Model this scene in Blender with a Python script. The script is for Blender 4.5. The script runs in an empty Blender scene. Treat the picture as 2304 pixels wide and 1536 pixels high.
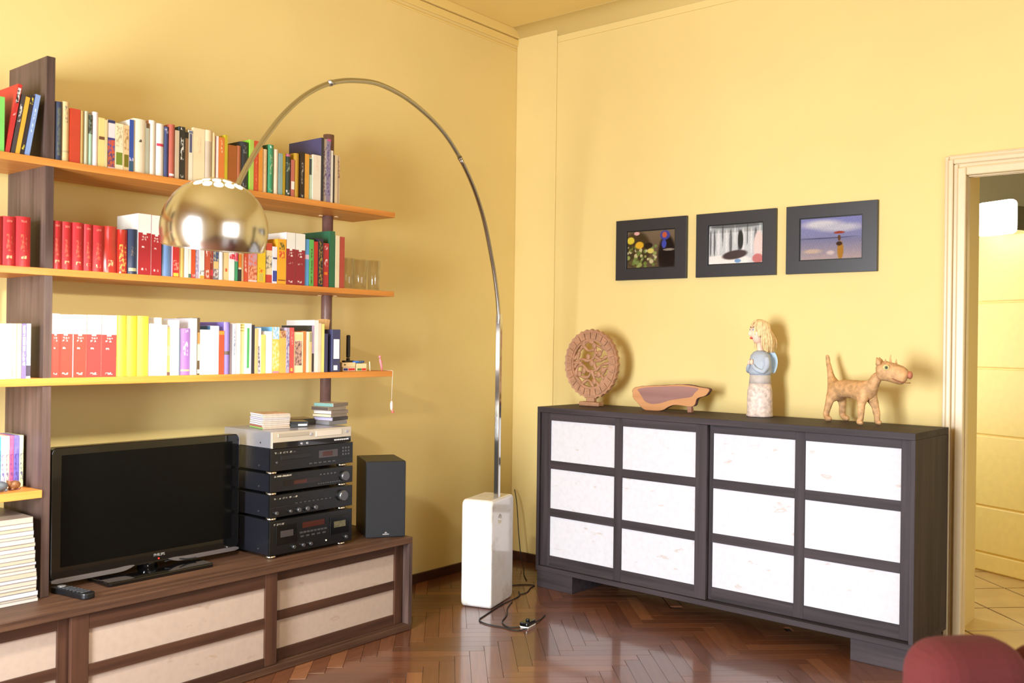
import bpy, bmesh, math, random
from mathutils import Vector, Matrix
R_ = math.radians
random.seed(11)
COL = bpy.context.scene.collection

# ------------------------------------------------------------------ camera, light, exposure
CAM = Vector((-4.64, -3.775, 1.36))
YAW, PITCH, ROLL, FPX = R_(39.2601753), R_(0.0218665), R_(0.7356953), 2130.54
F_ = Vector((math.cos(YAW) * math.cos(PITCH), math.sin(YAW) * math.cos(PITCH), math.sin(PITCH)))
HR = Vector((math.sin(YAW), -math.cos(YAW), 0))
UP0 = HR.cross(F_)
CR_ = math.cos(ROLL) * HR + math.sin(ROLL) * UP0
CU_ = -math.sin(ROLL) * HR + math.cos(ROLL) * UP0
cd = bpy.data.cameras.new('camera')
cd.sensor_width = 36.0
cd.lens = FPX / 2304 * 36
cd.clip_start = 0.05
cd.dof.use_dof = True
cd.dof.focus_distance = 4.6
cd.dof.aperture_fstop = 4.0
cam = bpy.data.objects.new('camera', cd)
COL.objects.link(cam)
m = Matrix((CR_, CU_, -F_)).transposed().to_4x4()
m.translation = CAM
cam.matrix_world = m
sc = bpy.context.scene
sc.camera = cam
sc.view_settings.view_transform = 'Standard'
sc.view_settings.look = 'None'
sc.view_settings.gamma = 1.0
sc.view_settings.use_curve_mapping = False
sc.view_settings.exposure = -0.04
sc.cycles.max_bounces = 12
sc.cycles.diffuse_bounces = 7
sc.cycles.glossy_bounces = 6
sc.cycles.transmission_bounces = 8
sc.cycles.transparent_max_bounces = 12
sc.cycles.sample_clamp_indirect = 8
sc.cycles.caustics_reflective = False

world = bpy.data.worlds.new('sky')
sc.world = world
world.use_nodes = True
bg = world.node_tree.nodes['Background']
bg.inputs['Color'].default_value = (0.75, 0.86, 1.0, 1)
bg.inputs['Strength'].default_value = 3.0

def area(name, loc, direction, sx, sy, energy, color):
    l = bpy.data.lights.new(name, 'AREA')
    l.shape = 'RECTANGLE'
    l.size, l.size_y = sx, sy
    l.energy = energy
    l.color = color
    o = bpy.data.objects.new(name, l)
    COL.objects.link(o)
    o.location = loc
    o.rotation_euler = Vector(direction).to_track_quat('-Z', 'Y').to_euler()
    return o
# daylight entering through the french window; the second window is added for fill
area('window_daylight', (-5.80, -1.75, 1.15), (1, 0, -0.38), 1.0, 2.0, 345, (0.90, 0.95, 1.0)).data.spread = R_(165)

area('side_fill', (-2.9, -6.04, 1.45), (0, 1, 0), 2.6, 2.2, 48, (1.0, 0.95, 0.86))  # soft fill light behind the added, unseen second window

# ------------------------------------------------------------------ materials
def lin(c, k=1.0):
    return tuple(((x / 255 / 12.92) if x <= 10 else (((x / 255) + 0.055) / 1.055) ** 2.4) * k for x in c) + (1.0,)
MATS = {}
def new_mat(name):
    mt = bpy.data.materials.new(name)
    mt.use_nodes = True
    nt = mt.node_tree
    return mt, nt, nt.nodes['Principled BSDF']
def N(nt, typ, **kw):
    n = nt.nodes.new(typ)
    for k, v in kw.items():
        setattr(n, k, v)
    return n
def ramp(nt, fac, stops, const=False):
    r = N(nt, 'ShaderNodeValToRGB')
    if const:
        r.color_ramp.interpolation = 'CONSTANT'
    e = r.color_ramp.elements
    e[0].position, e[0].color = stops[0]
    e[1].position, e[1].color = stops[1]
    for p, c in stops[2:]:
        x = e.new(p)
        x.color = c
    nt.links.new(fac, r.inputs[0])
    return r.outputs[0]
def coords(nt, kind='Object', scale=(1, 1, 1), rot=(0, 0, 0)):
    tc = N(nt, 'ShaderNodeTexCoord')
    mp = N(nt, 'ShaderNodeMapping')
    mp.inputs['Scale'].default_value = scale
    mp.inputs['Rotation'].default_value = rot
    nt.links.new(tc.outputs[kind], mp.inputs[0])
    return mp.outputs[0]
def noise(nt, vec, scale, detail=3, rough=0.5):
    n = N(nt, 'ShaderNodeTexNoise')
    n.inputs['Scale'].default_value = scale
    n.inputs['Detail'].default_value = detail
    n.inputs['Roughness'].default_value = rough
    nt.links.new(vec, n.inputs['Vector'])
    return n.outputs['Fac']
def bump(nt, b, fac, strength, dist=0.002):
    x = N(nt, 'ShaderNodeBump')
    x.inputs['Strength'].default_value = strength
    x.inputs['Distance'].default_value = dist
    nt.links.new(fac, x.inputs['Height'])
    nt.links.new(x.outputs[0], b.inputs['Normal'])
def plain(name, rgb, rough=0.5, metal=0.0, k=1.0, var=0.06, nscale=25, bmp=0.0, coat=0.0, spec=0.5, emit=None, es=1.0):
    if name in MATS:
        return MATS[name]
    mt, nt, b = new_mat(name)
    c = lin(rgb, k)
    if var:
        f = noise(nt, coords(nt), nscale)
        c0 = tuple(max(0, x * (1 - var)) for x in c[:3]) + (1,)
        c1 = tuple(min(1, x * (1 + var)) for x in c[:3]) + (1,)
        nt.links.new(ramp(nt, f, [(0.3, c0), (0.7, c1)]), b.inputs['Base Color'])
        if bmp:
            bump(nt, b, f, bmp)
    else:
        b.inputs['Base Color'].default_value = c
    b.inputs['Roughness'].default_value = rough
    b.inputs['Metallic'].default_value = metal
    b.inputs['Coat Weight'].default_value = coat
    b.inputs['Specular IOR Level'].default_value = spec
    if emit:
        b.inputs['Emission Color'].default_value = lin(emit)
        b.inputs['Emission Strength'].default_value = es
    MATS[name] = mt
    return mt
def wood(name, c1, c2, axis=0, scale=1.0, rough=0.45, k=1.0, coat=0.0, bmp=0.15):
    if name in MATS:
        return MATS[name]
    mt, nt, b = new_mat(name)
    s = [38.0 * scale] * 3
    s[axis] = 1.6 * scale
    v = coords(nt, scale=tuple(s))
    f = noise(nt, v, 1.0, 5, 0.6)
    s2 = [9.0 * scale] * 3
    s2[axis] = 0.7 * scale
    f2 = noise(nt, coords(nt, scale=tuple(s2)), 1.0, 2, 0.5)
    mx = N(nt, 'ShaderNodeMath', operation='MULTIPLY_ADD')
    nt.links.new(f, mx.inputs[0]); mx.inputs[1].default_value = 0.6
    m2 = N(nt, 'ShaderNodeMath', operation='MULTIPLY')
    nt.links.new(f2, m2.inputs[0]); m2.inputs[1].default_value = 0.4
    nt.links.new(m2.outputs[0], mx.inputs[2])
    nt.links.new(ramp(nt, mx.outputs[0], [(0.36, lin(c1, k)), (0.64, lin(c2, k))]), b.inputs['Base Color'])
    b.inputs['Roughness'].default_value = rough
    b.inputs['Coat Weight'].default_value = coat
    b.inputs['Specular IOR Level'].default_value = 0.28
    if bmp:
        bump(nt, b, f, bmp, 0.001)
    MATS[name] = mt
    return mt
def letters(base, ink):
    name = 'print_%d_%d_%d_%d_%d_%d' % (tuple(base) + tuple(ink))
    if name in MATS:
        return MATS[name]
    mt, nt, b = new_mat(name)
    f = noise(nt, coords(nt, scale=(330, 330, 420)), 1.0, 1.5, 0.6)
    f2 = noise(nt, coords(nt, scale=(110, 110, 70)), 1.0, 0, 0.5)
    a = N(nt, 'ShaderNodeMath', operation='MULTIPLY')
    nt.links.new(f, a.inputs[0]); nt.links.new(f2, a.inputs[1])
    nt.links.new(ramp(nt, a.outputs[0], [(0.0, lin(base, 0.72)), (0.27, lin(ink, 0.8))], True), b.inputs['Base Color'])
    b.inputs['Roughness'].default_value = 0.5
    MATS[name] = mt
    return mt
def bookmat(rgb, gloss=0):
    return plain('cover_%d_%d_%d_%d' % (tuple(rgb) + (gloss,)), rgb, 0.12 if gloss else 0.42, k=0.72, var=0.05, nscale=14, coat=0.6 if gloss else 0.0)

# wall paint: ochre yellow with a faint roller texture
def wall_mat(name, rgb, k=1.0):
    mt, nt, b = new_mat(name)
    f = noise(nt, coords(nt), 1.3, 4, 0.55)
    c = lin(rgb, k)
    c0 = tuple(x * 0.965 for x in c[:3]) + (1,)
    c1 = tuple(min(1, x * 1.03) for x in c[:3]) + (1,)
    nt.links.new(ramp(nt, f, [(0.3, c0), (0.7, c1)]), b.inputs['Base Color'])
    b.inputs['Roughness'].default_value = 0.7
    f2 = noise(nt, coords(nt), 160, 3, 0.6)
    bump(nt, b, f2, 0.12, 0.001)
    MATS[name] = mt
    return mt
WALL = wall_mat('yellow_wall_paint', (222, 200, 134))
CEIL = wall_mat('ceiling_paint', (224, 198, 124))
TRIM = plain('door_trim_paint', (214, 194, 156), 0.35, var=0.02)
BASEB = wood('baseboard_wood', (46, 26, 18), (70, 40, 26), 0)
DARKW = wood('console_wood', (56, 36, 26), (96, 68, 50), 0, rough=0.5)
DARKC = wood('console_door_wood', (46, 27, 18), (78, 50, 36), 2, rough=0.5)
DARKCX = wood('console_door_wood_rail', (46, 27, 18), (78, 50, 36), 0, rough=0.5)
DARKW_Z = wood('console_wood_upright', (58, 43, 39), (98, 78, 71), 2, rough=0.42)
SHELFW = wood('shelf_wood', (180, 112, 46), (218, 148, 72), 0, rough=0.4)
CABW = wood('cabinet_wood', (38, 32, 34), (66, 56, 60), 0, rough=0.6)
CABW_Z = wood('cabinet_wood_upright', (38, 32, 34), (66, 56, 60), 2, rough=0.6)
CHROME = plain('polished_chrome', (222, 222, 218), 0.12, 1.0, var=0)
BLACKP = plain('black_plastic', (16, 16, 18), 0.35, var=0)
PIANO = plain('glossy_black', (9, 9, 10), 0.07, var=0, coat=0.4)
RUBBER = plain('black_rubber', (14, 14, 14), 0.6, var=0)
WHITE = plain('white_plastic', (236, 236, 234), 0.4, var=0)

def flecked(name, base, fleck, k=1.0):
    mt, nt, b = new_mat(name)
    f = noise(nt, coords(nt, scale=(5, 5, 13), rot=(0.9, 0.3, 0.8)), 2.0, 3, 0.55)
    f2 = noise(nt, coords(nt, scale=(40, 40, 40)), 1.0, 2, 0.5)
    c = ramp(nt, f, [(0.0, lin(base, k)), (0.66, lin(base, k)), (0.72, lin(fleck, k)), (0.78, lin(base, k))])
    mx = N(nt, 'ShaderNodeMix', data_type='RGBA')
    nt.links.new(ramp(nt, f2, [(0.25, (0.93, 0.93, 0.93, 1)), (0.6, (1, 1, 1, 1))]), mx.inputs[7])
    nt.links.new(c, mx.inputs[6])
    mx.blend_type = 'MULTIPLY'
    mx.inputs[0].default_value = 1.0
    nt.links.new(mx.outputs[2], b.inputs['Base Color'])
    b.inputs['Roughness'].default_value = 0.55
    MATS[name] = mt
    return mt
WPAPER = flecked('white_fibre_paper', (200, 199, 205), (186, 174, 168))
BPAPER = flecked('beige_fibre_paper', (170, 151, 136), (160, 138, 118))

def marble():
    mt, nt, b = new_mat('white_marble')
    v = coords(nt)
    f = noise(nt, v, 6.0, 8, 0.62)
    c = ramp(nt, f, [(0.35, lin((220, 217, 214))), (0.46, lin((226, 225, 225))), (0.54, lin((225, 224, 223))), (0.62, lin((208, 202, 194)))])
    nt.links.new(c, b.inputs['Base Color'])
    b.inputs['Roughness'].default_value = 0.16
    b.inputs['Coat Weight'].default_value = 0.5
    b.inputs['Coat Roughness'].default_value = 0.05
    return mt
MARBLE = marble()

def plank_mat(name, rnd):
    mt, nt, b = new_mat(name)
    if rnd == 'object':
        r = N(nt, 'ShaderNodeObjectInfo').outputs['Random']
    else:
        r = N(nt, 'ShaderNodeNewGeometry').outputs['Random Per Island']
    base = ramp(nt, r, [(0.0, lin((84, 50, 32))), (0.3, lin((98, 58, 36))), (0.55, lin((108, 66, 42))), (0.8, lin((90, 52, 32))), (1.0, lin((130, 84, 54)))])
    f = noise(nt, coords(nt, scale=(4, 60, 60)), 1.0, 4, 0.6)
    mx = N(nt, 'ShaderNodeMix', data_type='RGBA')
    mx.blend_type = 'MULTIPLY'
    mx.inputs[0].default_value = 1.0
    nt.links.new(base, mx.inputs[6])
    nt.links.new(ramp(nt, f, [(0.3, (0.72, 0.70, 0.68, 1)), (0.65, (1.1, 1.08, 1.05, 1))]), mx.inputs[7])
    nt.links.new(mx.outputs[2], b.inputs['Base Color'])
    b.inputs['Roughness'].default_value = 0.34
    b.inputs['Coat Weight'].default_value = 0.6
    b.inputs['Coat Roughness'].default_value = 0.09
    return mt
PLANK = plank_mat('parquet_oak', 'object')
PLANK_S = plank_mat('parquet_oak_far', 'island')

# ------------------------------------------------------------------ mesh builder
class MB:
    def __init__(s):
        s.v, s.f, s.sm = [], [], []
    def add(s, vs, fs, smooth=False):
        o = len(s.v)
        s.v += [tuple(p) for p in vs]
        for f in fs:
            s.f.append(tuple(o + i for i in f))
            s.sm.append(smooth)
        return s
    def box(s, x0, x1, y0, y1, z0, z1, M=None):
        vs = [Vector((x, y, z)) for x in (x0, x1) for y in (y0, y1) for z in (z0, z1)]
        if M is not None:
            vs = [M @ p for p in vs]
        return s.add(vs, [(0, 1, 3, 2), (4, 6, 7, 5), (0, 4, 5, 1), (2, 3, 7, 6), (0, 2, 6, 4), (1, 5, 7, 3)])
    def tube(s, pts, rad, seg=12, cap=True, sq=None):
        pts = [Vector(p) for p in pts]
        rad = rad if isinstance(rad, (list, tuple)) else [rad] * len(pts)
        rings = []
        t0 = (pts[1] - pts[0]).normalized()
        up = Vector((0, 0, 1)) if abs(t0.z) < 0.9 else Vector((1, 0, 0))
        n = t0.cross(up).normalized()
        prev = t0
        for i, p in enumerate(pts):
            t = (pts[min(i + 1, len(pts) - 1)] - pts[max(i - 1, 0)]).normalized()
            q = prev.rotation_difference(t)
            n = (q @ n)
            n = (n - t * n.dot(t)).normalized()
            b = t.cross(n)
            prev = t
            ring = []
            for k in range(seg):
                a = 2 * math.pi * k / seg
                ring.append(p + (n * math.cos(a) + b * math.sin(a)) * rad[i])
            rings.append(ring)
        vs = [p for r in rings for p in r]
        fs = []
        for i in range(len(pts) - 1):
            for k in range(seg):
                k2 = (k + 1) % seg
                fs.append((i * seg + k, i * seg + k2, (i + 1) * seg + k2, (i + 1) * seg + k))
        s.add(vs, fs, True)
        if cap:
            o = len(s.v) - len(vs)
            s.f.append(tuple(o + k for k in reversed(range(seg)))); s.sm.append(False)
            o2 = o + (len(pts) - 1) * seg
            s.f.append(tuple(o2 + k for k in range(seg))); s.sm.append(False)
        return s
    def cyl(s, p0, p1, r, seg=16):
        return s.tube([p0, p1], r, seg)
    def lathe(s, prof, c=(0, 0, 0), seg=32, smooth=True, a0=0.0, closed=True):
        c = Vector(c)
        n = len(prof)
        vs = []
        for k in range(seg):
            a = a0 + 2 * math.pi * k / seg
            for r, z in prof:
                vs.append(c + Vector((r * math.cos(a), r * math.sin(a), z)))
        fs = []
        for k in range(seg):
            k2 = (k + 1) % seg
            for i in range(n - 1):
                fs.append((k * n + i, k2 * n + i, k2 * n + i + 1, k * n + i + 1))
        s.add(vs, fs, smooth)
        o = len(s.v) - len(vs)
        if closed and prof[0][0] > 1e-5:
            s.f.append(tuple(o + k * n for k in reversed(range(seg)))); s.sm.append(False)
        if closed and prof[-1][0] > 1e-5:
            s.f.append(tuple(o + k * n + n - 1 for k in range(seg))); s.sm.append(False)
        return s
    def ball(s, c, r, seg=16, rings=10, M=None):
        r = r if isinstance(r, (tuple, list)) else (r, r, r)
        vs = []
        for i in range(rings + 1):
            th = math.pi * i / rings
            for k in range(seg):
                a = 2 * math.pi * k / seg
                p = Vector((math.sin(th) * math.cos(a) * r[0], math.sin(th) * math.sin(a) * r[1], math.cos(th) * r[2]))
                if M is not None:
                    p = M @ p
                vs.append(p + Vector(c))
        fs = []
        for i in range(rings):
            for k in range(seg):
                k2 = (k + 1) % seg
                fs.append((i * seg + k, (i + 1) * seg + k, (i + 1) * seg + k2, i * seg + k2))
        return s.add(vs, fs, True)
    def prism(s, pts, fn, d0, d1, smooth=False):
        """outline pts (2D), fn(u, v, d) -> 3D; extruded between d0 and d1"""
        n = len(pts)
        vs = [fn(u, v, d0) for u, v in pts] + [fn(u, v, d1) for u, v in pts]
        fs = [(i, (i + 1) % n, n + (i + 1) % n, n + i) for i in range(n)]
        s.add(vs, fs, smooth)
        o = len(s.v) - 2 * n
        s.f.append(tuple(o + i for i in reversed(range(n)))); s.sm.append(False)
        s.f.append(tuple(o + n + i for i in range(n))); s.sm.append(False)
        return s
    def mesh(s, name, mat=None):
        me = bpy.data.meshes.new(name)
        me.from_pydata(s.v, [], s.f)
        me.polygons.foreach_set('use_smooth', s.sm)
        if mat:
            me.materials.append(mat)
        bm = bmesh.new(); bm.from_mesh(me)
        bmesh.ops.remove_doubles(bm, verts=bm.verts, dist=1e-6)
        bmesh.ops.recalc_face_normals(bm, faces=bm.faces)
        bm.to_mesh(me); bm.free()
        me.update()
        return me
    def build(s, name, mat, parent=None, loc=(0, 0, 0), rot=(0, 0, 0), bevel=0, label=None, seg=2):
        me = s.mesh(name, mat)
        return link(name, me, parent, loc, rot, bevel, label, seg)
def link(name, me, parent=None, loc=(0, 0, 0), rot=(0, 0, 0), bevel=0, label=None, seg=2):
    o = bpy.data.objects.new(name, me)
    COL.objects.link(o)
    o.location = loc
    o.rotation_euler = rot
    if parent:
        o.parent = parent
    if bevel:
        b = o.modifiers.new('bevel', 'BEVEL')
        b.width = bevel
        b.segments = seg
        b.limit_method = 'ANGLE'
        b.angle_limit = R_(50)
    if label:
        o['label'] = label
    return o
def thing(name, label, cat, loc=(0, 0, 0), rot=(0, 0, 0), group=None):
    o = bpy.data.objects.new(name, None)
    o.empty_display_size = 0.05
    COL.objects.link(o)
    o.location = loc
    o.rotation_euler = rot if isinstance(rot, tuple) else (0, 0, rot)
    return tag(o, label, cat, group)
def tag(o, label, cat, group=None):
    o['label'] = label
    o['category'] = cat
    if group:
        o['group'] = group
    return o
def struct(o, label=None):
    o['kind'] = 'structure'
    if label:
        o['label'] = label
    return o
def box(name, x0, x1, y0, y1, z0, z1, mat, parent=None, bevel=0, label=None):
    """box as one object whose origin sits at its base centre"""
    cx, cy = (x0 + x1) / 2, (y0 + y1) / 2
    return MB().box(x0 - cx, x1 - cx, y0 - cy, y1 - cy, 0, z1 - z0).build(name, mat, parent, (cx, cy, z0), bevel=bevel, label=label)

# ------------------------------------------------------------------ the room
ZC = 3.32
XW, YW = -5.72, -5.92
o = MB().box(-6.0, 0.0, 0.0, 0.25, -0.05, ZC + 0.2).build('wall_left', WALL)
struct(o, 'yellow painted wall behind the bookshelves')
# right wall with the doorway and a shallow flue step beside the corner
DY0, DY1, DZ = -3.62, -2.575, 2.235
wr = MB().box(0.0, 0.53, DY1, 0.25, -0.05, ZC + 0.2).box(0.0, 0.53, DY0, DY1, DZ, ZC + 0.2).box(0.0, 0.53, -6.1, DY0, -0.05, ZC + 0.2)
wall_right = struct(wr.build('wall_right', WALL), 'yellow painted wall behind the low dark cabinet')
MB().box(-0.008, 0.0, -0.313, 0.0, 0.0, ZC - 0.001).build('flue_step', WALL, wall_right, bevel=0.0075, seg=4)
# window wall (behind and left of the camera) with a french window
wb = MB().box(XW - 0.25, XW, -1.2, 0.25, -0.05, ZC + 0.2).box(XW - 0.25, XW, -6.1, -2.8, -0.05, ZC + 0.2).box(XW - 0.25, XW, -2.8, -1.2, 2.8, ZC + 0.2)
struct(wb.build('wall_back', WALL))
wf = MB().box(-6.0, -4.3, YW - 0.25, YW, -0.05, ZC + 0.2).box(-1.5, 0.3, YW - 0.25, YW, -0.05, ZC + 0.2).box(-4.3, -1.5, YW - 0.25, YW, -0.05, 0.3).box(-4.3, -1.5, YW - 0.25, YW, 2.6, ZC + 0.2)
struct(wf.build('wall_front', wall_mat('bounce_wall_cream', (244, 232, 196))))  # unseen wall made lighter than the yellow ones to bounce more light
struct(MB().box(-6.0, 0.53, -6.2, 0.25, ZC, ZC + 0.2).build('ceiling', CEIL))
# window frames
def window(name, along, fixed, a0, a1, z0, z1):
    w = MB()
    def b(p0, p1, q0, q1, t=0.03):
        if along == 'y':
            w.box(fixed - t, fixed + t, p0, p1, q0, q1)
        else:
            w.box(p0, p1, fixed - t, fixed + t, q0, q1)
    b(a0, a0 + 0.06, z0, z1); b(a1 - 0.06, a1, z0, z1); b(a0 + 0.06, a1 - 0.06, z1 - 0.06, z1); b(a0 + 0.06, a1 - 0.06, z0, z0 + 0.06)
    b((a0 + a1) / 2 - 0.05, (a0 + a1) / 2 + 0.05, z0 + 0.06, z1 - 0.06)
    return struct(w.build(name, TRIM))
window('window_1', 'y', XW - 0.13, -2.8, -1.2, 0.0, 2.8)
window('fill_window', 'x', YW - 0.16, -4.3, -1.5, 0.3, 2.6)  # out-of-view window added to carry the fill light
# cornice: stepped on the left wall, coved on the right wall
cl = MB().box(-5.72, 0.0, -0.024, 0.0, 3.268, ZC).box(-5.72, 0.0, -0.006, 0.0, 3.192, 3.203).box(-5.72, 0.0, -0.013, 0.0, 3.222, 3.262)
struct(cl.build('trim_1', CEIL, bevel=0.004))
r = 0.09
pts = [(0.0, 0.0)] + [(-r + r * math.sin(a), -r + r * math.cos(a) - 0.0) for a in [R_(x) for x in range(0, 91, 10)]]
pts = [(0.001, 0.001), (-r, 0.001)] + [(-r + r * math.sin(R_(x)), -r + r * math.cos(R_(x))) for x in range(0, 91, 9)] + [(0.001, -r)]
cv = MB().prism([(u, v) for u, v in pts], lambda u, v, d: Vector((u, d, ZC + v)), -5.92, -0.0, True)
struct(cv.build('trim_2', WALL))
struct(MB().box(-0.006, 0.0, -5.92, -0.32, 3.19, 3.2).build('trim_3', WALL))
# baseboards
struct(box('baseboard_left', -5.72, -0.014, -0.016, 0.0, 0.0, 0.052, BASEB, bevel=0.003))
struct(box('baseboard_right', -0.030, -0.014, -0.33, -0.016, 0.0, 0.052, BASEB, bevel=0.003))
b2 = box('baseboard_right', -0.016, 0.0, -2.54, -0.33, 0.0, 0.052, BASEB, bevel=0.003); struct(b2)

# ------------------------------------------------------------------ herringbone parquet
floor = struct(MB().box(-5.9, 0.02, -6.1, 0.1, -0.06, -0.008).build('floor', plain('floor_joint', (40, 22, 14), 0.8, var=0)), 'dark herringbone parquet')
PL, PW = 0.40, 0.0655
TH = R_(-47.0)
U1 = Vector((math.cos(TH), math.sin(TH))); V1 = Vector((-math.sin(TH), math.cos(TH)))
def clip(poly, xa, xb, ya, yb):
    for ax, lim, sg in ((0, xa, 1), (0, xb, -1), (1, ya, 1), (1, yb, -1)):
        out = []
        for i in range(len(poly)):
            p, q = poly[i], poly[(i + 1) % len(poly)]
            pi, qi = sg * (p[ax] - lim) >= 0, sg * (q[ax] - lim) >= 0
            if pi:
                out.append(p)
            if pi != qi:
                t = (lim - p[ax]) / (q[ax] - p[ax])
                out.append(p + (q - p) * t)
        poly = out
        if len(poly) < 3:
            return []
    return poly
def proj(P):
    d = Vector(P) - CAM
    w = d.dot(F_)
    return (1152 + FPX * d.dot(CR_) / w, 768 - FPX * d.dot(CU_) / w, w)
planks = []
g = 0.0005
for i in range(-80, 81):
    for j in range(-14, 15):
        for kind in (0, 1):
            px, py = i * PW + j * PL, i * PW - j * PL
            if kind == 0:
                c4 = [(px + g, py + g), (px + PL - g, py + g), (px + PL - g, py + PW - g), (px + g, py + PW - g)]
            else:
                c4 = [(px + PL + g, py + PW - PL + g), (px + PL + PW - g, py + PW - PL + g), (px + PL + PW - g, py + PW - g), (px + PL + g, py + PW - g)]
            P = [U1 * a + V1 * b + Vector((-1.7, -1.9)) for a, b in c4]
            Q = clip(P, XW, -0.001, YW, -0.001)
            if len(Q) < 3:
                continue
            cx = sum(p.x for p in Q) / len(Q); cy = sum(p.y for p in Q) / len(Q)
            ar = abs(sum(Q[k].x * Q[(k + 1) % len(Q)].y - Q[(k + 1) % len(Q)].x * Q[k].y for k in range(len(Q)))) / 2
            if ar < 0.0004:
                continue
            u, v, w = proj((cx, cy, 0))
            vis = w > 0.3 and -60 < u < 2360 and v < 1600
            if cy > -0.6 and cx < -1.5:
                vis = False
            planks.append((0 if vis else 1, w, kind, Q, cx, cy, ar))
planks.sort(key=lambda t: (t[0], t[1]))
full = PL * PW * 0.97
shared = {}
stuff = MB()
def slab(mb, Q, cx, cy, M=None):
    c = 0.0012
    top = [Vector((cx, cy)) + (p - Vector((cx, cy))) * (1 - c / max((p - Vector((cx, cy))).length, 0.01)) for p in Q]
    n = len(Q)
    vs = [(p.x, p.y, -0.0012) for p in Q] + [(p.x, p.y, 0.0) for p in top] + [(p.x, p.y, -0.008) for p in Q]
    fs = [(k, (k + 1) % n, n + (k + 1) % n, n + k) for k in range(n)] + [tuple(n + k for k in range(n))] + [(2 * n + k, 2 * n + (k + 1) % n, (k + 1) % n, k) for k in range(n)]
    mb.add(vs, fs)
cnt = 0
for far, w, kind, Q, cx, cy, ar in planks:
    if not far and cnt < 300:
        rot = TH if kind == 0 else TH + math.pi / 2
        if ar > full:
            if 'p' not in shared:
                mb = MB()
                h = [Vector((-PL / 2 + g, -PW / 2 + g)), Vector((PL / 2 - g, -PW / 2 + g)), Vector((PL / 2 - g, PW / 2 - g)), Vector((-PL / 2 + g, PW / 2 - g))]
                slab(mb, h, 0, 0)
                shared['p'] = mb.mesh('plank', PLANK)
            me = shared['p']
        else:
            mb = MB()
            ca, sa = math.cos(-rot), math.sin(-rot)
            Ql = [Vector(((p.x - cx) * ca - (p.y - cy) * sa, (p.x - cx) * sa + (p.y - cy) * ca)) for p in Q]
            slab(mb, Ql, 0, 0)
            me = mb.mesh('plank', PLANK)
        link('plank', me, floor, (cx, cy, 0), (0, 0, rot))
        cnt += 1
    else:
        slab(stuff, Q, cx, cy)
fp = stuff.build('parquet_field', PLANK_S, floor)
fp['kind'] = 'stuff'

# ------------------------------------------------------------------ doorway, casing and the hallway beyond
door = thing('door_1', 'cream moulded door casing at the right edge', 'door', (0, DY1, 0)); del door['category']; door['kind'] = 'structure'
def casing(nm, y0, y1, z0, z1, d, parent=door, vert=True):
    pass
cas = [(-2.552, -2.570, 0.016, 2.250), (-2.570, -2.592, 0.026, 2.232), (-2.592, -2.612, 0.020, 2.210), (-2.612, -2.648, 0.034, 2.190)]
steps = [(0.0, 0.018, 0.016), (0.018, 0.040, 0.028), (0.040, 0.060, 0.020), (0.060, 0.096, 0.036)]
for s0, s1, dp in steps:
    yo0, yo1 = -2.552 - s0, -2.552 - s1
    zt0, zt1 = 2.236 - s0, 2.236 - s1
    yR0, yR1 = -3.66 + s0, -3.66 + s1
    b_ = MB().box(-dp, 0.0, yo1, yo0, 0.0, zt0)
    b_.box(-dp, 0.0, yR0, yR1, 0.0, zt0)
    b_.box(-dp, 0.0, yR1, yo1, zt1, zt0)
    b_.build('moulding', TRIM, door, (0, -DY1, 0), bevel=0.005)
j_ = MB().box(0.0, 0.05, -2.648, -2.576, 0.0, 2.14).box(0.0, 0.05, -3.619, -3.564, 0.0, 2.14).box(0.0, 0.05, -3.619, -2.576, 2.14, 2.234)
j_.build('door_frame', TRIM, door, (0, -DY1, 0), bevel=0.004)
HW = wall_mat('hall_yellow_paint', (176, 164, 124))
hall_floor = struct(MB().box(0.0, 2.6, -4.3, -1.2, -0.06, -0.004).build('floor', plain('tile_grout', (66, 44, 26), 0.8, var=0)), 'beige tiled hallway floor beyond the doorway')
hall_floor.name = 'floor_hallway'
TILE = plain('beige_tile', (204, 178, 128), 0.25, var=0.09, nscale=5)
pa, pb = 0.345, 0.378
for i in range(2, 22):
    for j in range(-10, 6):
        a0, b0 = 2.028 + (i - 6) * pa, -0.895 - (j) * pb
        Q = []
        for a, b in ((a0 + .006, b0 + .006), (a0 + pa - .006, b0 + .006), (a0 + pa - .006, b0 + pb - .006), (a0 + .006, b0 + pb - .006)):
            Q.append(Vector(((a + b) / math.sqrt(2), (b - a) / math.sqrt(2))))
        Q = clip(Q, 0.002, 2.3, -3.7, -1.9)
        if len(Q) < 3:
            continue
        cx = sum(p.x for p in Q) / len(Q); cy = sum(p.y for p in Q) / len(Q)
        mb = MB(); slab(mb, [p - Vector((cx, cy)) for p in Q], 0, 0)
        mb.build('tile', TILE, hall_floor, (cx, cy, 0.002))
struct(MB().box(0.53, 2.6, -1.25, -1.2, 0, 2.9).box(0.53, 2.6, -4.3, -4.25, 0, 2.9).box(2.55, 2.6, -4.25, -1.25, 0, 2.9).build('wall_hallway', HW))
struct(MB().box(0.53, 2.6, -4.3, -1.2, 2.9, 2.95).build('ceiling_hallway', plain('hall_ceiling_paint', (170, 164, 130), 0.7, var=0.02)))
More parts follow.
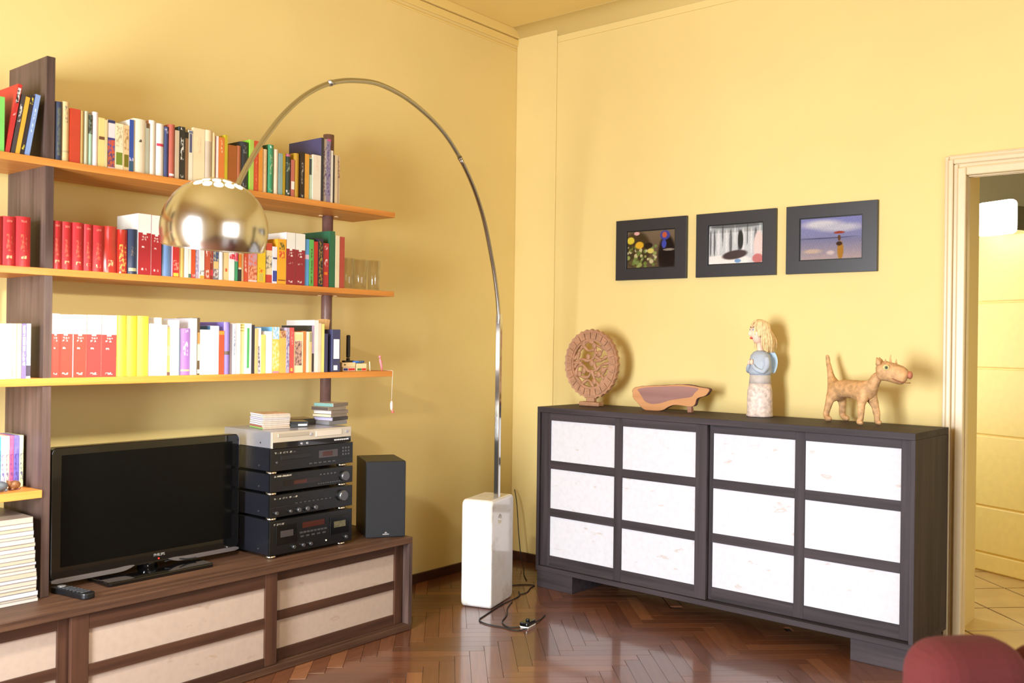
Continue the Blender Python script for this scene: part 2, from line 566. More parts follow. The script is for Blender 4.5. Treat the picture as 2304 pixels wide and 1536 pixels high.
# panelled yellow closet front standing at an angle in the hallway
hp = thing('door_2', 'bright yellow horizontally panelled closet door in the hallway', 'door', (1.658, -2.327, 0), math.atan2(-0.908, -0.418)); del hp['category']; hp['kind'] = 'structure'
zs = [0.004, 0.117, 0.40, 0.83, 1.236, 1.638, 2.045]
YEL = plain('closet_yellow_paint', (252, 232, 150), 0.4, var=0.03)
MB().box(-0.5, 1.25, 0.012, 0.05, 0.0, 2.05).build('door_core', YEL, hp)
for k in range(len(zs) - 1):
    MB().box(-0.5, 1.25, 0.0, 0.012, zs[k] + 0.005, zs[k + 1] - 0.005).build('panel', YEL, hp, bevel=0.006)

# ------------------------------------------------------------------ low dark cabinet on the right
cab = thing('sideboard', 'long black-brown sideboard with twelve white paper panels below three pictures', 'sideboard', (-0.465, -0.552, 0), R_(-92.1))
LX, DPT = 2.04, 0.435
MB().box(0, LX, 0.0, DPT, 0.972, 1.002).build('top_board', CABW, cab, bevel=0.002)
MB().box(0, LX, 0.0, DPT, 0.096, 0.122).build('bottom_board', CABW, cab, bevel=0.002)
MB().box(0, 0.018, 0.0, DPT, 0.122, 0.972).build('side_panel', CABW_Z, cab, bevel=0.0015)
MB().box(LX - 0.02, LX, 0.0, DPT, 0.122, 0.972).build('side_panel', CABW_Z, cab, bevel=0.0015)
MB().box(0.018, LX - 0.02, DPT - 0.012, DPT, 0.122, 0.972).build('back_panel', CABW, cab)
for x0, x1 in ((0.002, 0.248), (1.772, 2.03)):
    MB().box(x0, x1, 0.012, DPT - 0.03, 0.0, 0.096).build('plinth_foot', CABW, cab, bevel=0.002)
rows_ = [(0.184, 0.402), (0.445, 0.664), (0.708, 0.930)]
def sliding_door(x0, x1, y0, cols):
    y1 = y0 + 0.024
    d = MB().box(x0 + 0.01, x1 - 0.01, y0 + 0.016, y1 - 0.002, 0.13, 0.968).build('sliding_door', CABW, cab)
    edges = [x0] + [e for c in cols for e in c] + [x1]
    for k in range(0, len(edges), 2):
        MB().box(edges[k], edges[k + 1], y0, y1 - 0.004, 0.124, 0.970).build('stile', CABW_Z, d, bevel=0.001)
    zz = [0.124] + [e for c in rows_ for e in c] + [0.970]
    for (cx0, cx1) in cols:
        for k in range(0, len(zz), 2):
            MB().box(cx0 + 0.0002, cx1 - 0.0002, y0 + 0.001, y1 - 0.004, zz[k], zz[k + 1]).build('rail', CABW, d)
        for (r0, r1) in rows_:
            MB().box(cx0 + 0.0005, cx1 - 0.0005, y0 + 0.008, y0 + 0.0155, r0 + 0.0005, r1 - 0.0005).build('paper_panel', WPAPER, d)
sliding_door(0.022, 1.06, 0.012, [(0.085, 0.516), (0.563, 0.997)])
sliding_door(1.0, 2.018, 0.040, [(1.076, 1.496), (1.543, 1.969)])

# ------------------------------------------------------------------ framed photographs
def paint(name, nu, nv, w, h, fn, parent, loc, rot):
    """flat print: a fine grid whose colours are computed, not loaded"""
    me = bpy.data.meshes.new(name)
    vs = [(-w / 2 + w * i / nu, 0, -h / 2 + h * j / nv) for j in range(nv + 1) for i in range(nu + 1)]
    fs = [(j * (nu + 1) + i, j * (nu + 1) + i + 1, (j + 1) * (nu + 1) + i + 1, (j + 1) * (nu + 1) + i) for j in range(nv) for i in range(nu)]
    me.from_pydata(vs, [], fs)
    at = me.color_attributes.new('print', 'FLOAT_COLOR', 'POINT')
    k = 0
    for j in range(nv + 1):
        for i in range(nu + 1):
            q = 0.8 * (0.86 + 0.28 * RR.random() * (0.5 + 0.5 * math.sin(i * 1.7 + j * 0.9)))
            at.data[k].color = tuple(min(1, z * q) for z in lin(fn(i / nu, j / nv))[:3]) + (1,)
            k += 1
    if 'printed_photo' not in MATS:
        mt, nt, b = new_mat('printed_photo')
        a = N(nt, 'ShaderNodeAttribute'); a.attribute_name = 'print'
        nt.links.new(a.outputs['Color'], b.inputs['Base Color'])
        b.inputs['Roughness'].default_value = 0.12
        MATS['printed_photo'] = mt
    me.materials.append(MATS['printed_photo'])
    return link(name, me, parent, loc, rot)
RR = random.Random(5)
def mixc(a, b, t):
    t = max(0, min(1, t)); return tuple(a[i] * (1 - t) + b[i] * t for i in range(3))
def ell(u, v, cu, cv, ru, rv, soft=0.25):
    d = math.hypot((u - cu) / ru, (v - cv) / rv)
    return max(0, min(1, (1 - d) / soft + 0.5))
RR = random.Random(5)
spk = [(RR.random() * 0.62, RR.random() * 0.6, RR.random() * 0.03 + 0.015, RR.choice([(150, 160, 90), (110, 130, 60), (200, 190, 150), (90, 80, 50), (120, 140, 80)])) for _ in range(60)]
def ph1(u, v):
    c = mixc((92, 74, 58), (120, 104, 86), v)
    c = mixc(c, (64, 52, 36), ell(u, v, 0.2, 0.5, 0.3, 0.5))
    for a, b, r, k in spk:
        c = mixc(c, k, ell(u, v, a, b, r, r * 1.4))
    c = mixc(c, (226, 206, 70), ell(u, v, 0.07, 0.76, 0.08, 0.1)); c = mixc(c, (230, 180, 50), ell(u, v, 0.26, 0.62, 0.09, 0.1))
    c = mixc(c, (220, 205, 110), ell(u, v, 0.5, 0.45, 0.07, 0.07)); c = mixc(c, (235, 180, 180), ell(u, v, 0.2, 0.95, 0.06, 0.05))
    c = mixc(c, (34, 28, 28), ell(u, v, 0.45, 0.6, 0.09, 0.08))
    c = mixc(c, (28, 24, 26), ell(u, v, 0.84, 0.3, 0.18, 0.55)); c = mixc(c, (66, 70, 160), ell(u, v, 0.8, 0.86, 0.1, 0.13))
    c = mixc(c, (196, 96, 66), ell(u, v, 0.79, 0.87, 0.05, 0.08)); c = mixc(c, (70, 80, 180), ell(u, v, 0.78, 0.62, 0.05, 0.12)); c = mixc(c, (150, 140, 130), ell(u, v, 0.88, 0.46, 0.12, 0.03))
    return c
def ph2(u, v):
    c = (206, 210, 214) if v < 0.8 else (170, 176, 180)
    for k in range(14):
        c = mixc(c, (70, 70, 78) if k % 2 else (240, 240, 244), ell(u, v, (k * 0.077 + 0.03) % 1, 0.55 if k % 3 else 0.8, 0.012 + 0.008 * (k % 3), 0.35) * 0.7)
    c = mixc(c, (246, 240, 238), ell(u, v, 0.3, 0.08, 0.5, 0.14)); c = mixc(c, (240, 214, 210), ell(u, v, 0.93, 0.4, 0.09, 0.4))
    c = mixc(c, (70, 58, 60), ell(u - (v - 0.2) * 0.6, v, 0.48, 0.22, 0.22, 0.12)); c = mixc(c, (40, 44, 48), ell(u, v, 0.6, 0.6, 0.05, 0.25)); c = mixc(c, (206, 120, 120), ell(u, v, 0.92, 0.1, 0.1, 0.12)); c = mixc(c, (120, 160, 210), ell(u, v, 0.55, 0.06, 0.06, 0.05))
    c = mixc(c, (60, 64, 70), ell(u, v, 0.5, 0.97, 0.5, 0.05) * 0.6)
    return c
def ph3(u, v):
    c = mixc((176, 158, 160), (120, 122, 160), (v - 0.0) / 0.5) if v < 0.5 else mixc((130, 132, 172), (128, 132, 190), (v - 0.5) * 2)
    c = mixc(c, (206, 204, 214), ell(u, v, 0.35, 0.85, 0.3, 0.1, 0.8)); c = mixc(c, (188, 188, 204), ell(u, v, 0.65, 0.75, 0.35, 0.1, 0.8))
    c = mixc(c, (84, 86, 120), ell(u, v, 0.4, 0.51, 0.6, 0.012))
    c = mixc(c, (200, 176, 160), ell(u, v, 0.2, 0.2, 0.14, 0.05, 0.8)); c = mixc(c, (210, 190, 190), ell(u, v, 0.5, 0.15, 0.06, 0.05, 0.8))
    c = mixc(c, (170, 120, 50), ell(u, v, 0.66, 0.2, 0.05, 0.22)); c = mixc(c, (96, 62, 40), ell(u, v, 0.64, 0.5, 0.025, 0.07)); c = mixc(c, (60, 40, 36), ell(u, v, 0.64, 0.36, 0.05, 0.05)); c = mixc(c, (150, 62, 50), ell(u, v, 0.64, 0.63, 0.09, 0.03))
    return c
FRM = plain('black_frame_paint', (40, 40, 46), 0.36, var=0.02)
for y0, y1, fn, lb in ((-0.766, -1.225, ph1, 'black-framed photo of a blue-hooded figure beside yellow fruit'),
                       (-1.285, -1.739, ph2, 'black-framed pale bluish photo of a reclining dark shape, middle of three'),
                       (-1.797, -2.251, ph3, 'black-framed photo of a person carrying a load on the head by the sea')):
    yc = (y0 + y1) / 2
    f = thing('picture_frame', lb, 'picture', (-0.001, yc, 1.8935), group='three framed photographs above the sideboard')
    hw, hh, iw, ih, t = 0.2285, 0.1715, 0.158, 0.107, 0.02
    fo = [(-hw, -hh), (hw, -hh), (hw, hh), (-hw, hh)]; fi = [(-iw, -ih), (iw, -ih), (iw, ih), (-iw, ih)]
    vv_ = [(-t, a, b) for a, b in fo] + [(-t, a, b) for a, b in fi] + [(0, a, b) for a, b in fo] + [(0, a, b) for a, b in fi]
    ff_ = []
    for k in range(4):
        k2 = (k + 1) % 4
        ff_ += [(k, k2, 4 + k2, 4 + k), (8 + k, 12 + k, 12 + k2, 8 + k2), (k, 8 + k, 8 + k2, k2), (4 + k, 4 + k2, 12 + k2, 12 + k)]
    MB().add(vv_, ff_).build('frame', FRM, f, bevel=0.0012)
    MB().box(-0.013, -0.001, -iw, iw, -ih, ih).build('backing', BLACKP, f)
    paint('photo', 96, 64, 0.306, 0.204, fn, f, (-0.0135, 0, 0), (0, 0, R_(-90)))

# ------------------------------------------------------------------ console and shelves on the left
con = thing('media_console', 'long low dark wood console with sliding beige paper doors under the television', 'console', (-1.475, -0.6, 0))
CX0, CX1 = -4.6, -1.475
def cpart(nm, x0, x1, y0, y1, z0, z1, mat, parent=con, bevel=0.0015):
    return MB().box(x0 - CX1, x1 - CX1, y0 + 0.6, y1 + 0.6, z0, z1).build(nm, mat, parent, bevel=bevel)
cpart('top_board', CX0, CX1, -0.6, -0.05, 0.408, 0.437, DARKW, bevel=0.002)
cpart('bottom_board', CX0, CX1, -0.6, -0.05, 0.002, 0.03, DARKW)
cpart('side_panel', CX1 - 0.024, CX1, -0.6, -0.05, 0.03, 0.408, DARKW_Z)
cpart('side_panel', CX0, CX0 + 0.024, -0.6, -0.05, 0.03, 0.408, DARKW_Z)
cpart('back_panel', CX0 + 0.024, CX1 - 0.024, -0.062, -0.05, 0.03, 0.408, DARKW)
def cdoor(x0, x1, px0, px1, y0, zr):
    d = cpart('sliding_door', x0 + 0.004, x1 - 0.004, y0 + 0.016, y0 + 0.023, 0.034, 0.404, DARKCX, bevel=0)
    cpart('stile', x0, px0, y0, y0 + 0.02, 0.032, 0.406, DARKC, d)
    cpart('stile', px1, x1, y0, y0 + 0.02, 0.032, 0.406, DARKC, d)
    zz = [0.032, zr[0], zr[1], zr[2], zr[3], 0.406]
    for k in (0, 2, 4):
        cpart('rail', px0 + .0002, px1 - .0002, y0 + 0.001, y0 + 0.02, zz[k], zz[k + 1], DARKCX, d, 0)
    for k in (1, 3):
        cpart('paper_panel', px0 + .0005, px1 - .0005, y0 + 0.009, y0 + 0.0158, zz[k] + .0005, zz[k + 1] - .0005, BPAPER, d, 0)
cdoor(-3.088, -2.239, -3.026, -2.297, -0.590, (0.066, 0.188, 0.228, 0.352))
cdoor(-2.31, -1.502, -2.24, -1.552, -0.562, (0.078, 0.198, 0.235, 0.362))
cdoor(-3.94, -3.06, -3.88, -3.122, -0.562, (0.078, 0.198, 0.235, 0.362))
cdoor(-4.57, -3.90, -4.51, -3.96, -0.590, (0.066, 0.188, 0.228, 0.352))

bc = thing('bookcase', 'open bookcase of honey shelves on a dark upright plank and a round post', 'bookcase', (-3.09, -0.4, 0.437))
def bpart(nm, x0, x1, y0, y1, z0, z1, mat, bevel=0.0015, label=None):
    return MB().box(x0 + 3.09, x1 + 3.09, y0 + 0.4, y1 + 0.4, z0 - 0.437, z1 - 0.437).build(nm, mat, bc, bevel=bevel, label=label)
bpart('upright', -3.105, -3.075, -0.393, -0.09, 0.4375, 2.345, DARKW_Z, label='dark upright plank')
for z0, z1 in ((1.958, 1.984), (1.573, 1.598), (1.184, 1.211)):
    bpart('shelf', -4.5, -1.425, -0.4, -0.09, z0, z1, SHELFW)
bpart('shelf', -4.1, -3.1055, -0.4, -0.09, 0.792, 0.819, SHELFW, label='short honey shelf left of the upright')
MB().tube([(-1.65 + 3.09, -0.165 + 0.4, 0.0005), (-1.65 + 3.09, -0.165 + 0.4, 2.352 - 0.437)], 0.0265, 24).build('post', plain('post_wood', (112, 82, 74), 0.4, var=0.15, nscale=30), bc, label='dark round post')
for z in (1.958, 1.573, 1.184):
    for dx, dy in ((-0.042, 0.0), (0.03, -0.03)):
        MB().cyl((-1.65 + 3.09 + dx, 0.235 + dy, z - 0.437 - 0.004), (-1.65 + 3.09 + dx, 0.235 + dy, z - 0.437), 0.011, 12).build('shelf_peg', plain('pale_peg', (226, 190, 140), 0.5, var=0), bc)
MB().box(-4.15 + 3.09, -4.12 + 3.09, 0.007, 0.31, 0.0005, 1.908).build('upright', DARKW_Z, bc, bevel=0.0015, label='dark upright plank')

# ------------------------------------------------------------------ books
BOOKS = {
 'top': (1.984, 'books on the top shelf', [
  (-3.2688, -3.2436, 0.1858, 0.126, -0.3906, (130, 214, 100), None, 'p', 0, 1, [], 'light green book against the picture edge, top shelf'),
  (-3.0712, -3.0471, 0.2086, 0.142, -0.3914, (52, 62, 92), None, 'h', 0, 0.5, [(0.0172, 0.1875, (96, 104, 92), (60, 70, 90))], 'navy hardback with a faded grey title strip, top shelf'),
  (-3.0455, -3.0195, 0.214, 0.146, -0.3896, (228, 196, 140), None, 'h', 0, 0.4, [(0.1389, 0.1991, (228, 196, 140), (120, 110, 100)), (0.0326, 0.0389, (190, 170, 130), None)], 'tall tan hardback with a small grey stamp, right of the navy hardback, top shelf'),
  (-3.0181, -2.9828, 0.1943, 0.132, -0.3911, (205, 66, 38), None, 'p', 0, 1, [], 'plain brick-red book, right of the tall tan hardback, top shelf'),
  (-2.9814, -2.9688, 0.1923, 0.131, -0.3916, (196, 160, 90), None, 'h', 0, 1, [], 'worn olive-tan book, right of the brick-red book, top shelf'),
  (-2.9675, -2.9511, 0.1944, 0.132, -0.3896, (205, 205, 175), None, 'h', 0, 1, [], 'pale sage book, right of the olive-tan book, top shelf'),
  (-2.9497, -2.9337, 0.1849, 0.126, -0.3865, (178, 212, 186), None, 'h', 0, 1, [(0.1153, 0.1841, (50, 58, 36), (120, 130, 110))], 'mint book with a dark green upper half, right of the pale sage book, top shelf'),
  (-2.9323, -2.9128, 0.199, 0.135, -0.3872, (250, 232, 230), None, 'h', 0, 1, [], 'pale pink rounded hardback, right of the mint book, top shelf'),
  (-2.9113, -2.8899, 0.1814, 0.123, -0.3874, (246, 216, 138), None, 'p', 0, 1, [(0.1013, 0.1128, (120, 76, 50), None)], 'yellow cream book crossed by a thin brown stripe, top shelf'),
  (-2.8887, -2.8801, 0.1763, 0.12, -0.3907, (226, 206, 150), None, 'p', 0, 1, [], 'thin straw-coloured book, right of the yellow cream book, top shelf'),
  (-2.8778, -2.8505, 0.1801, 0.122, -0.3888, (246, 226, 226), None, 'p', 0, 1, [(0.1686, 0.1796, (48, 52, 96), None), (0.106, 0.1142, (62, 62, 130), None), (0.0615, 0.106, (214, 84, 50), (60, 80, 150)), (0.0055, 0.0615, (200, 96, 60), (70, 60, 110))], 'book with navy bands and an orange picture foot, top shelf'),
  (-2.8492, -2.8181, 0.1726, 0.117, -0.3903, (248, 232, 190), None, 'p', 0, 0.8, [(0.0184, 0.0648, (122, 142, 40), None), (0.0864, 0.1626, (248, 232, 190), (190, 170, 130))], 'cream paperback with a bright green block, right of the navy-banded book, top shelf'),
  (-2.8167, -2.7956, 0.171, 0.116, -0.391, (236, 200, 146), None, 'p', 0, 0.8, [(0.0142, 0.0609, (122, 112, 22), None), (0.0776, 0.1577, (236, 200, 146), (170, 130, 80))], 'tan paperback with an olive block, right of the green-block paperback, top shelf'),
  (-2.7943, -2.778, 0.1957, 0.15, -0.3914, (50, 82, 168), (250, 246, 236), 'p', 0, 1, [(0.0408, 0.0525, (230, 220, 230), (50, 82, 168)), (0.0039, 0.0408, (54, 92, 120), None)], 'white book with a bright blue spine, right of the olive-block paperback, top shelf'),
  (-2.7765, -2.7262, 0.2048, 0.139, -0.3907, (250, 236, 208), None, 'h', 0, 0.25, [(0.1171, 0.1272, (250, 236, 208), (60, 60, 60))], 'thick ivory hardback with a tiny black mark, right of the blue-spined book, top shelf'),
  (-2.7248, -2.7125, 0.1958, 0.133, -0.3864, (188, 188, 164), None, 'p', 0, 1, [(0.1771, 0.1953, (110, 76, 46), None)], 'thin grey-green book with a brown top, right of the thick ivory hardback, top shelf'),
  (-2.7106, -2.6827, 0.2108, 0.143, -0.387, (250, 240, 222), (226, 160, 140), 'h', 0, 1, [], 'rounded white hardback with a pink left edge, right of the grey-green book, top shelf'),
  (-2.681, -2.6483, 0.2041, 0.139, -0.3872, (250, 240, 232), None, 'h', 0, 0.2, [(0.1164, 0.1268, (220, 60, 90), None)], 'white hardback with a small red dot, right of the rounded white hardback, top shelf'),
  (-2.6469, -2.6293, 0.1969, 0.134, -0.3872, (60, 70, 118), (44, 84, 90), 'h', 0, 1, [(0.171, 0.19, (60, 70, 118), (200, 190, 200))], 'slim navy book with a teal edge, right of the red-dot white hardback, top shelf'),
  (-2.628, -2.6041, 0.2097, 0.143, -0.3908, (190, 96, 78), None, 'h', 0, 0.3, [(0.0082, 0.0169, (250, 246, 236), None)], 'rosy brown hardback, right of the slim navy book, top shelf'),
  (-2.6025, -2.5867, 0.1903, 0.129, -0.3901, (214, 192, 160), None, 'p', 0, 1, [], 'dull beige paperback, right of the rosy brown hardback, top shelf'),
  (-2.5854, -2.5599, 0.209, 0.142, -0.3882, (48, 44, 36), (56, 84, 96), 'p', 0, 0.5, [(0.1967, 0.2072, (48, 44, 36), (250, 246, 236)), (0.0775, 0.1652, (48, 44, 36), (225, 220, 205)), (0.0074, 0.0197, (48, 44, 36), (200, 195, 180))], 'black book with a long white title, right of the dull beige paperback, top shelf'),
  (-2.5585, -2.5454, 0.1916, 0.13, -0.3876, (150, 108, 70), None, 'p', 0, 1, [(0.167, 0.1911, (38, 34, 34), None)], 'thin brown book with a black head, right of the white-lettered black book, top shelf'),
  (-2.5436, -2.5248, 0.2024, 0.138, -0.3869, (248, 236, 208), None, 'p', 0, 0.6, [(0.1895, 0.2001, (120, 130, 150), None), (0.1136, 0.1878, (92, 94, 126), None)], 'white paperback with a slate blue panel, right of the thin brown book, top shelf'),
  (-2.523, -2.4712, 0.2161, 0.17, -0.3867, (250, 228, 182), None, 'p', 0, 0.3, [(0.116, 0.1784, (250, 228, 182), (244, 200, 160))], 'very thick cream volume, right of the slate-panel paperback, top shelf'),
  (-2.4694, -2.4375, 0.217, 0.148, -0.3915, (208, 188, 164), None, 'h', 0, 1, [(0.1716, 0.2165, (250, 222, 180), None)], 'rounded greyish hardback with a cream head, right of the very thick cream volume, top shelf'),
  (-2.4359, -2.4202, 0.211, 0.143, -0.3884, (232, 204, 150), None, 'h', 0, 1, [], 'slim sand-coloured book, right of the greyish hardback, top shelf'),
  (-2.4183, -2.4081, 0.2002, 0.136, -0.388, (250, 240, 232), (150, 60, 60), 'p', 0, 1, [], 'thin white book with a maroon edge, right of the slim sand book, top shelf'),
  (-2.4069, -2.3805, 0.1982, 0.135, -0.389, (230, 130, 58), None, 'p', 0, 0.3, [(0.1328, 0.1873, (230, 130, 58), (250, 220, 180))], 'orange paperback with a pale title, right of the maroon-edged thin book, top shelf'),
  (-2.3791, -2.3666, 0.211, 0.143, -0.3909, (206, 184, 44), None, 'p', 0, 1, [], 'mustard green thin book, right of the orange paperback, top shelf'),
  (-2.3649, -2.3213, 0.1746, 0.119, -0.3892, (168, 92, 36), None, 'p', 0, 1, [], 'brown cardboard slipcase, right of the mustard thin book, top shelf'),
  (-2.3199, -2.3014, 0.1776, 0.121, -0.3915, (176, 98, 56), None, 'h', 0, 1, [], 'narrow reddish brown book beside the slipcase, right of the brown slipcase, top shelf'),
  (-2.2997, -2.259, 0.1996, 0.19, -0.3864, (44, 46, 50), None, 'h', 0, 0.4, [(0.1513, 0.1866, (44, 46, 50), (120, 120, 120)), (0.0118, 0.0267, (44, 46, 50), (150, 150, 150))], 'large black hardback with grey lettering, right of the reddish brown book, top shelf'),
  (-2.2561, -2.2359, 0.2138, 0.2, -0.3868, (184, 212, 92), (150, 236, 70), 'p', 0, 1, [], 'tall lime green paperback, right of the large black hardback, top shelf'),
  (-2.2344, -2.2135, 0.2129, 0.145, -0.3887, (210, 80, 46), None, 'p', 0, 0.3, [(0.001, 0.1603, (210, 80, 46), (230, 120, 80))], 'tall vermilion paperback, right of the lime paperback, top shelf'),
  (-2.212, -2.1939, 0.1904, 0.129, -0.3902, (234, 152, 54), None, 'p', 0, 1, [], 'amber orange paperback, right of the vermilion paperback, top shelf'),
  (-2.192, -2.1641, 0.186, 0.126, -0.3865, (248, 216, 166), None, 'h', 0, 0.4, [(0.0785, 0.1676, (248, 216, 166), (226, 180, 120))], 'peach cream book, right of the amber paperback, top shelf'),
  (-2.1612, -2.1328, 0.2097, 0.17, -0.3886, (58, 150, 104), (30, 84, 54), 'h', 0, 0.5, [(0.1956, 0.2051, (58, 150, 104), (250, 246, 236)), (0.0831, 0.167, (58, 150, 104), (150, 180, 130)), (0.0087, 0.022, (58, 150, 104), (170, 200, 150))], 'tall green hardback, right of the peach cream book, top shelf'),
  (-2.1308, -2.1074, 0.1944, 0.132, -0.3867, (246, 224, 192), None, 'h', 0, 1, [], 'rounded ecru book, right of the tall green hardback, top shelf'),
  (-2.1059, -2.0874, 0.1808, 0.123, -0.3869, (148, 178, 172), None, 'p', 0, 1, [], 'powder blue paperback, right of the rounded ecru book, top shelf'),
  (-2.0859, -2.0742, 0.1835, 0.125, -0.3889, (186, 152, 30), None, 'p', 0, 1, [], 'thin olive yellow book, right of the powder blue paperback, top shelf'),
  (-2.0708, -2.0432, 0.1845, 0.125, -0.3895, (48, 66, 58), None, 'h', 0, 1, [(0.1736, 0.184, (206, 110, 140), None), (0.1077, 0.1465, (48, 66, 58), (140, 150, 120)), (0.0068, 0.0262, (48, 66, 58), (250, 246, 236))], 'dark green book with a pink head, right of the thin olive yellow book, top shelf'),
  (-2.0412, -2.0245, 0.163, 0.111, -0.3884, (204, 112, 96), None, 'p', 0, 1, [(0.0332, 0.0683, (250, 246, 236), None)], 'short coral book with a white patch, right of the pink-headed green book, top shelf'),
  (-2.0227, -1.9968, 0.1949, 0.133, -0.3894, (196, 150, 38), None, 'h', 0, 1, [], 'mustard hardback, right of the short coral book, top shelf'),
  (-1.9952, -1.9713, 0.2041, 0.18, -0.391, (50, 36, 28), None, 'p', 0, 0.4, [(0.0635, 0.1618, (50, 36, 28), (170, 160, 150)), (0.0045, 0.0202, (50, 36, 28), (200, 200, 190))], 'dark brown book with a silver title, right of the mustard hardback, top shelf'),
  (-1.9698, -1.9466, 0.2005, 0.136, -0.3902, (238, 170, 68), None, 'p', 0, 1, [], 'warm yellow paperback, right of the silver-titled brown book, top shelf'),
  (-1.9448, -1.9267, 0.187, 0.127, -0.3871, (206, 226, 196), None, 'p', 0, 0.7, [(0.1116, 0.183, (62, 76, 76), None)], 'pale mint paperback with a dark block, right of the warm yellow paperback, top shelf'),
  (-1.9251, -1.8803, 0.2042, 0.139, -0.3917, (250, 238, 216), None, 'p', 0, 0.3, [(0.1324, 0.1982, (250, 238, 216), (240, 200, 170))], 'wide off-white book, right of the pale mint paperback, top shelf'),
  (-1.8786, -1.8644, 0.2877, 0.235, -0.3917, (54, 52, 60), (72, 70, 112), 'p', 0, 1, [], 'large thin atlas with a navy cover, right of the wide off-white book, top shelf'),
  (-1.8628, -1.8454, 0.2857, 0.21, -0.3882, (196, 178, 160), None, 'p', 0, 1, [(0.029, 0.2505, (200, 190, 180), (120, 90, 120))], 'grey beige magazine, right of the navy atlas, top shelf'),
  (-1.8438, -1.8242, 0.2882, 0.21, -0.3903, (150, 134, 160), None, 'p', 0, 1, [(0.2781, 0.2877, (220, 90, 150), None), (0.0315, 0.27, (160, 146, 170), (90, 80, 130))], 'mauve magazine with a pink head, right of the grey beige magazine, top shelf'),
  (-1.8223, -1.8081, 0.2394, 0.163, -0.3888, (244, 238, 226), None, 'p', 0, 1, [], 'thin white booklet, right of the mauve magazine, top shelf'),
  (-1.8065, -1.7987, 0.2203, 0.1, -0.3892, (60, 48, 44), None, 'p', 0, 1, [], 'very thin dark booklet, right of the thin white booklet, top shelf'),
  (-1.797, -1.7813, 0.2225, 0.151, -0.3899, (232, 206, 164), None, 'p', 0, 1, [], 'thin parchment-coloured booklet, right of the thin dark booklet, top shelf'),
  (-1.7797, -1.7657, 0.2231, 0.152, -0.386, (224, 200, 170), None, 'p', 0, 1, [(0.121, 0.2027, (220, 190, 160), (140, 100, 90))], 'last thin booklet, patterned beige, right of the parchment booklet, top shelf'),
 ]),
 'lean': (1.984, 'books leaning on the upright', [
  (-3.2401, -3.2262, 0.2431, 0.2, -0.3908, (200, 44, 42), None, 'p', 0, 0.7, [(0.1757, 0.2291, (40, 34, 34), (230, 225, 220)), (0.1299, 0.1406, (200, 44, 42), (240, 190, 180))], 'tall red book with black lettered squares, leaning on the upright'),
  (-3.222, -3.2087, 0.2101, 0.143, -0.3895, (70, 60, 62), None, 'p', 0, 0.6, [(0.1123, 0.1736, (70, 60, 62), (225, 220, 215))], 'grey-brown book with white title, right of the leaning red book, leaning on the upright'),
  (-3.207, -3.1935, 0.2038, 0.139, -0.3908, (240, 176, 56), None, 'p', 0, 1, [], 'amber book, right of the leaning grey book, leaning on the upright'),
  (-3.192, -3.1776, 0.2153, 0.16, -0.3882, (48, 36, 38), None, 'p', 0, 0.6, [(0.1815, 0.2062, (48, 36, 38), (220, 200, 60)), (0.0179, 0.0411, (48, 36, 38), (220, 200, 60))], 'black book with yellow title, right of the leaning amber book, leaning on the upright'),
  (-3.1761, -3.16, 0.219, 0.16, -0.3903, (142, 170, 222), (90, 120, 190), 'p', 0, 0.3, [(0.0828, 0.168, (142, 170, 222), (200, 220, 240))], 'light blue book, right of the leaning black book, leaning on the upright'),
 ]),
 'mid': (1.598, 'books on the middle shelf', [
  (-3.2868, -3.2438, 0.1657, 0.15, -0.3899, (205, 40, 48), None, 'h', 0, 0.45, [(0.1461, 0.1536, (205, 40, 48), (220, 130, 110)), (0.0484, 0.1056, (205, 40, 48), (214, 110, 80)), (0.0229, 0.0334, (205, 40, 48), (250, 210, 150))], 'red clothbound volume cut by the picture edge, middle shelf'),
  (-3.2421, -3.2001, 0.1692, 0.15, -0.3875, (205, 40, 48), None, 'h', 0, 0.45, [(0.1495, 0.1571, (205, 40, 48), (220, 130, 110)), (0.0507, 0.1084, (205, 40, 48), (214, 110, 80)), (0.0249, 0.0355, (205, 40, 48), (250, 210, 150))], 'middle one of the three red volumes left of the dark upright, middle shelf'),
  (-3.1982, -3.1502, 0.173, 0.15, -0.3901, (205, 40, 48), None, 'h', 0, 0.45, [(0.153, 0.1607, (205, 40, 48), (220, 130, 110)), (0.0532, 0.1116, (205, 40, 48), (214, 110, 80)), (0.0271, 0.0378, (205, 40, 48), (250, 210, 150))], 'red clothbound volume nearest the dark upright on its left, middle shelf'),
  (-3.0743, -3.0414, 0.1714, 0.15, -0.3886, (205, 40, 48), None, 'h', 0, 0.45, [(0.1509, 0.1588, (205, 40, 48), (220, 130, 110)), (0.0483, 0.1083, (205, 40, 48), (214, 110, 80)), (0.0215, 0.0325, (205, 40, 48), (250, 210, 150))], 'first red volume right of the dark upright, middle shelf'),
  (-3.0394, -3.004, 0.1714, 0.15, -0.3866, (205, 40, 48), None, 'h', 0, 0.45, [(0.1507, 0.1587, (205, 40, 48), (220, 130, 110)), (0.0472, 0.1077, (205, 40, 48), (214, 110, 80)), (0.0202, 0.0313, (205, 40, 48), (250, 210, 150))], 'second red volume right of the dark upright, middle shelf'),
  (-3.0024, -2.9635, 0.1723, 0.15, -0.3914, (205, 40, 48), None, 'h', 0, 0.45, [(0.1514, 0.1594, (205, 40, 48), (220, 130, 110)), (0.047, 0.1081, (205, 40, 48), (214, 110, 80)), (0.0197, 0.031, (205, 40, 48), (250, 210, 150))], 'third red volume right of the dark upright, middle shelf'),
  (-2.9614, -2.93, 0.1702, 0.15, -0.3916, (205, 40, 48), None, 'h', 0, 0.45, [(0.1492, 0.1573, (205, 40, 48), (220, 130, 110)), (0.0439, 0.1055, (205, 40, 48), (214, 110, 80)), (0.0164, 0.0277, (205, 40, 48), (250, 210, 150))], 'fourth, slimmer red volume right of the dark upright, middle shelf'),
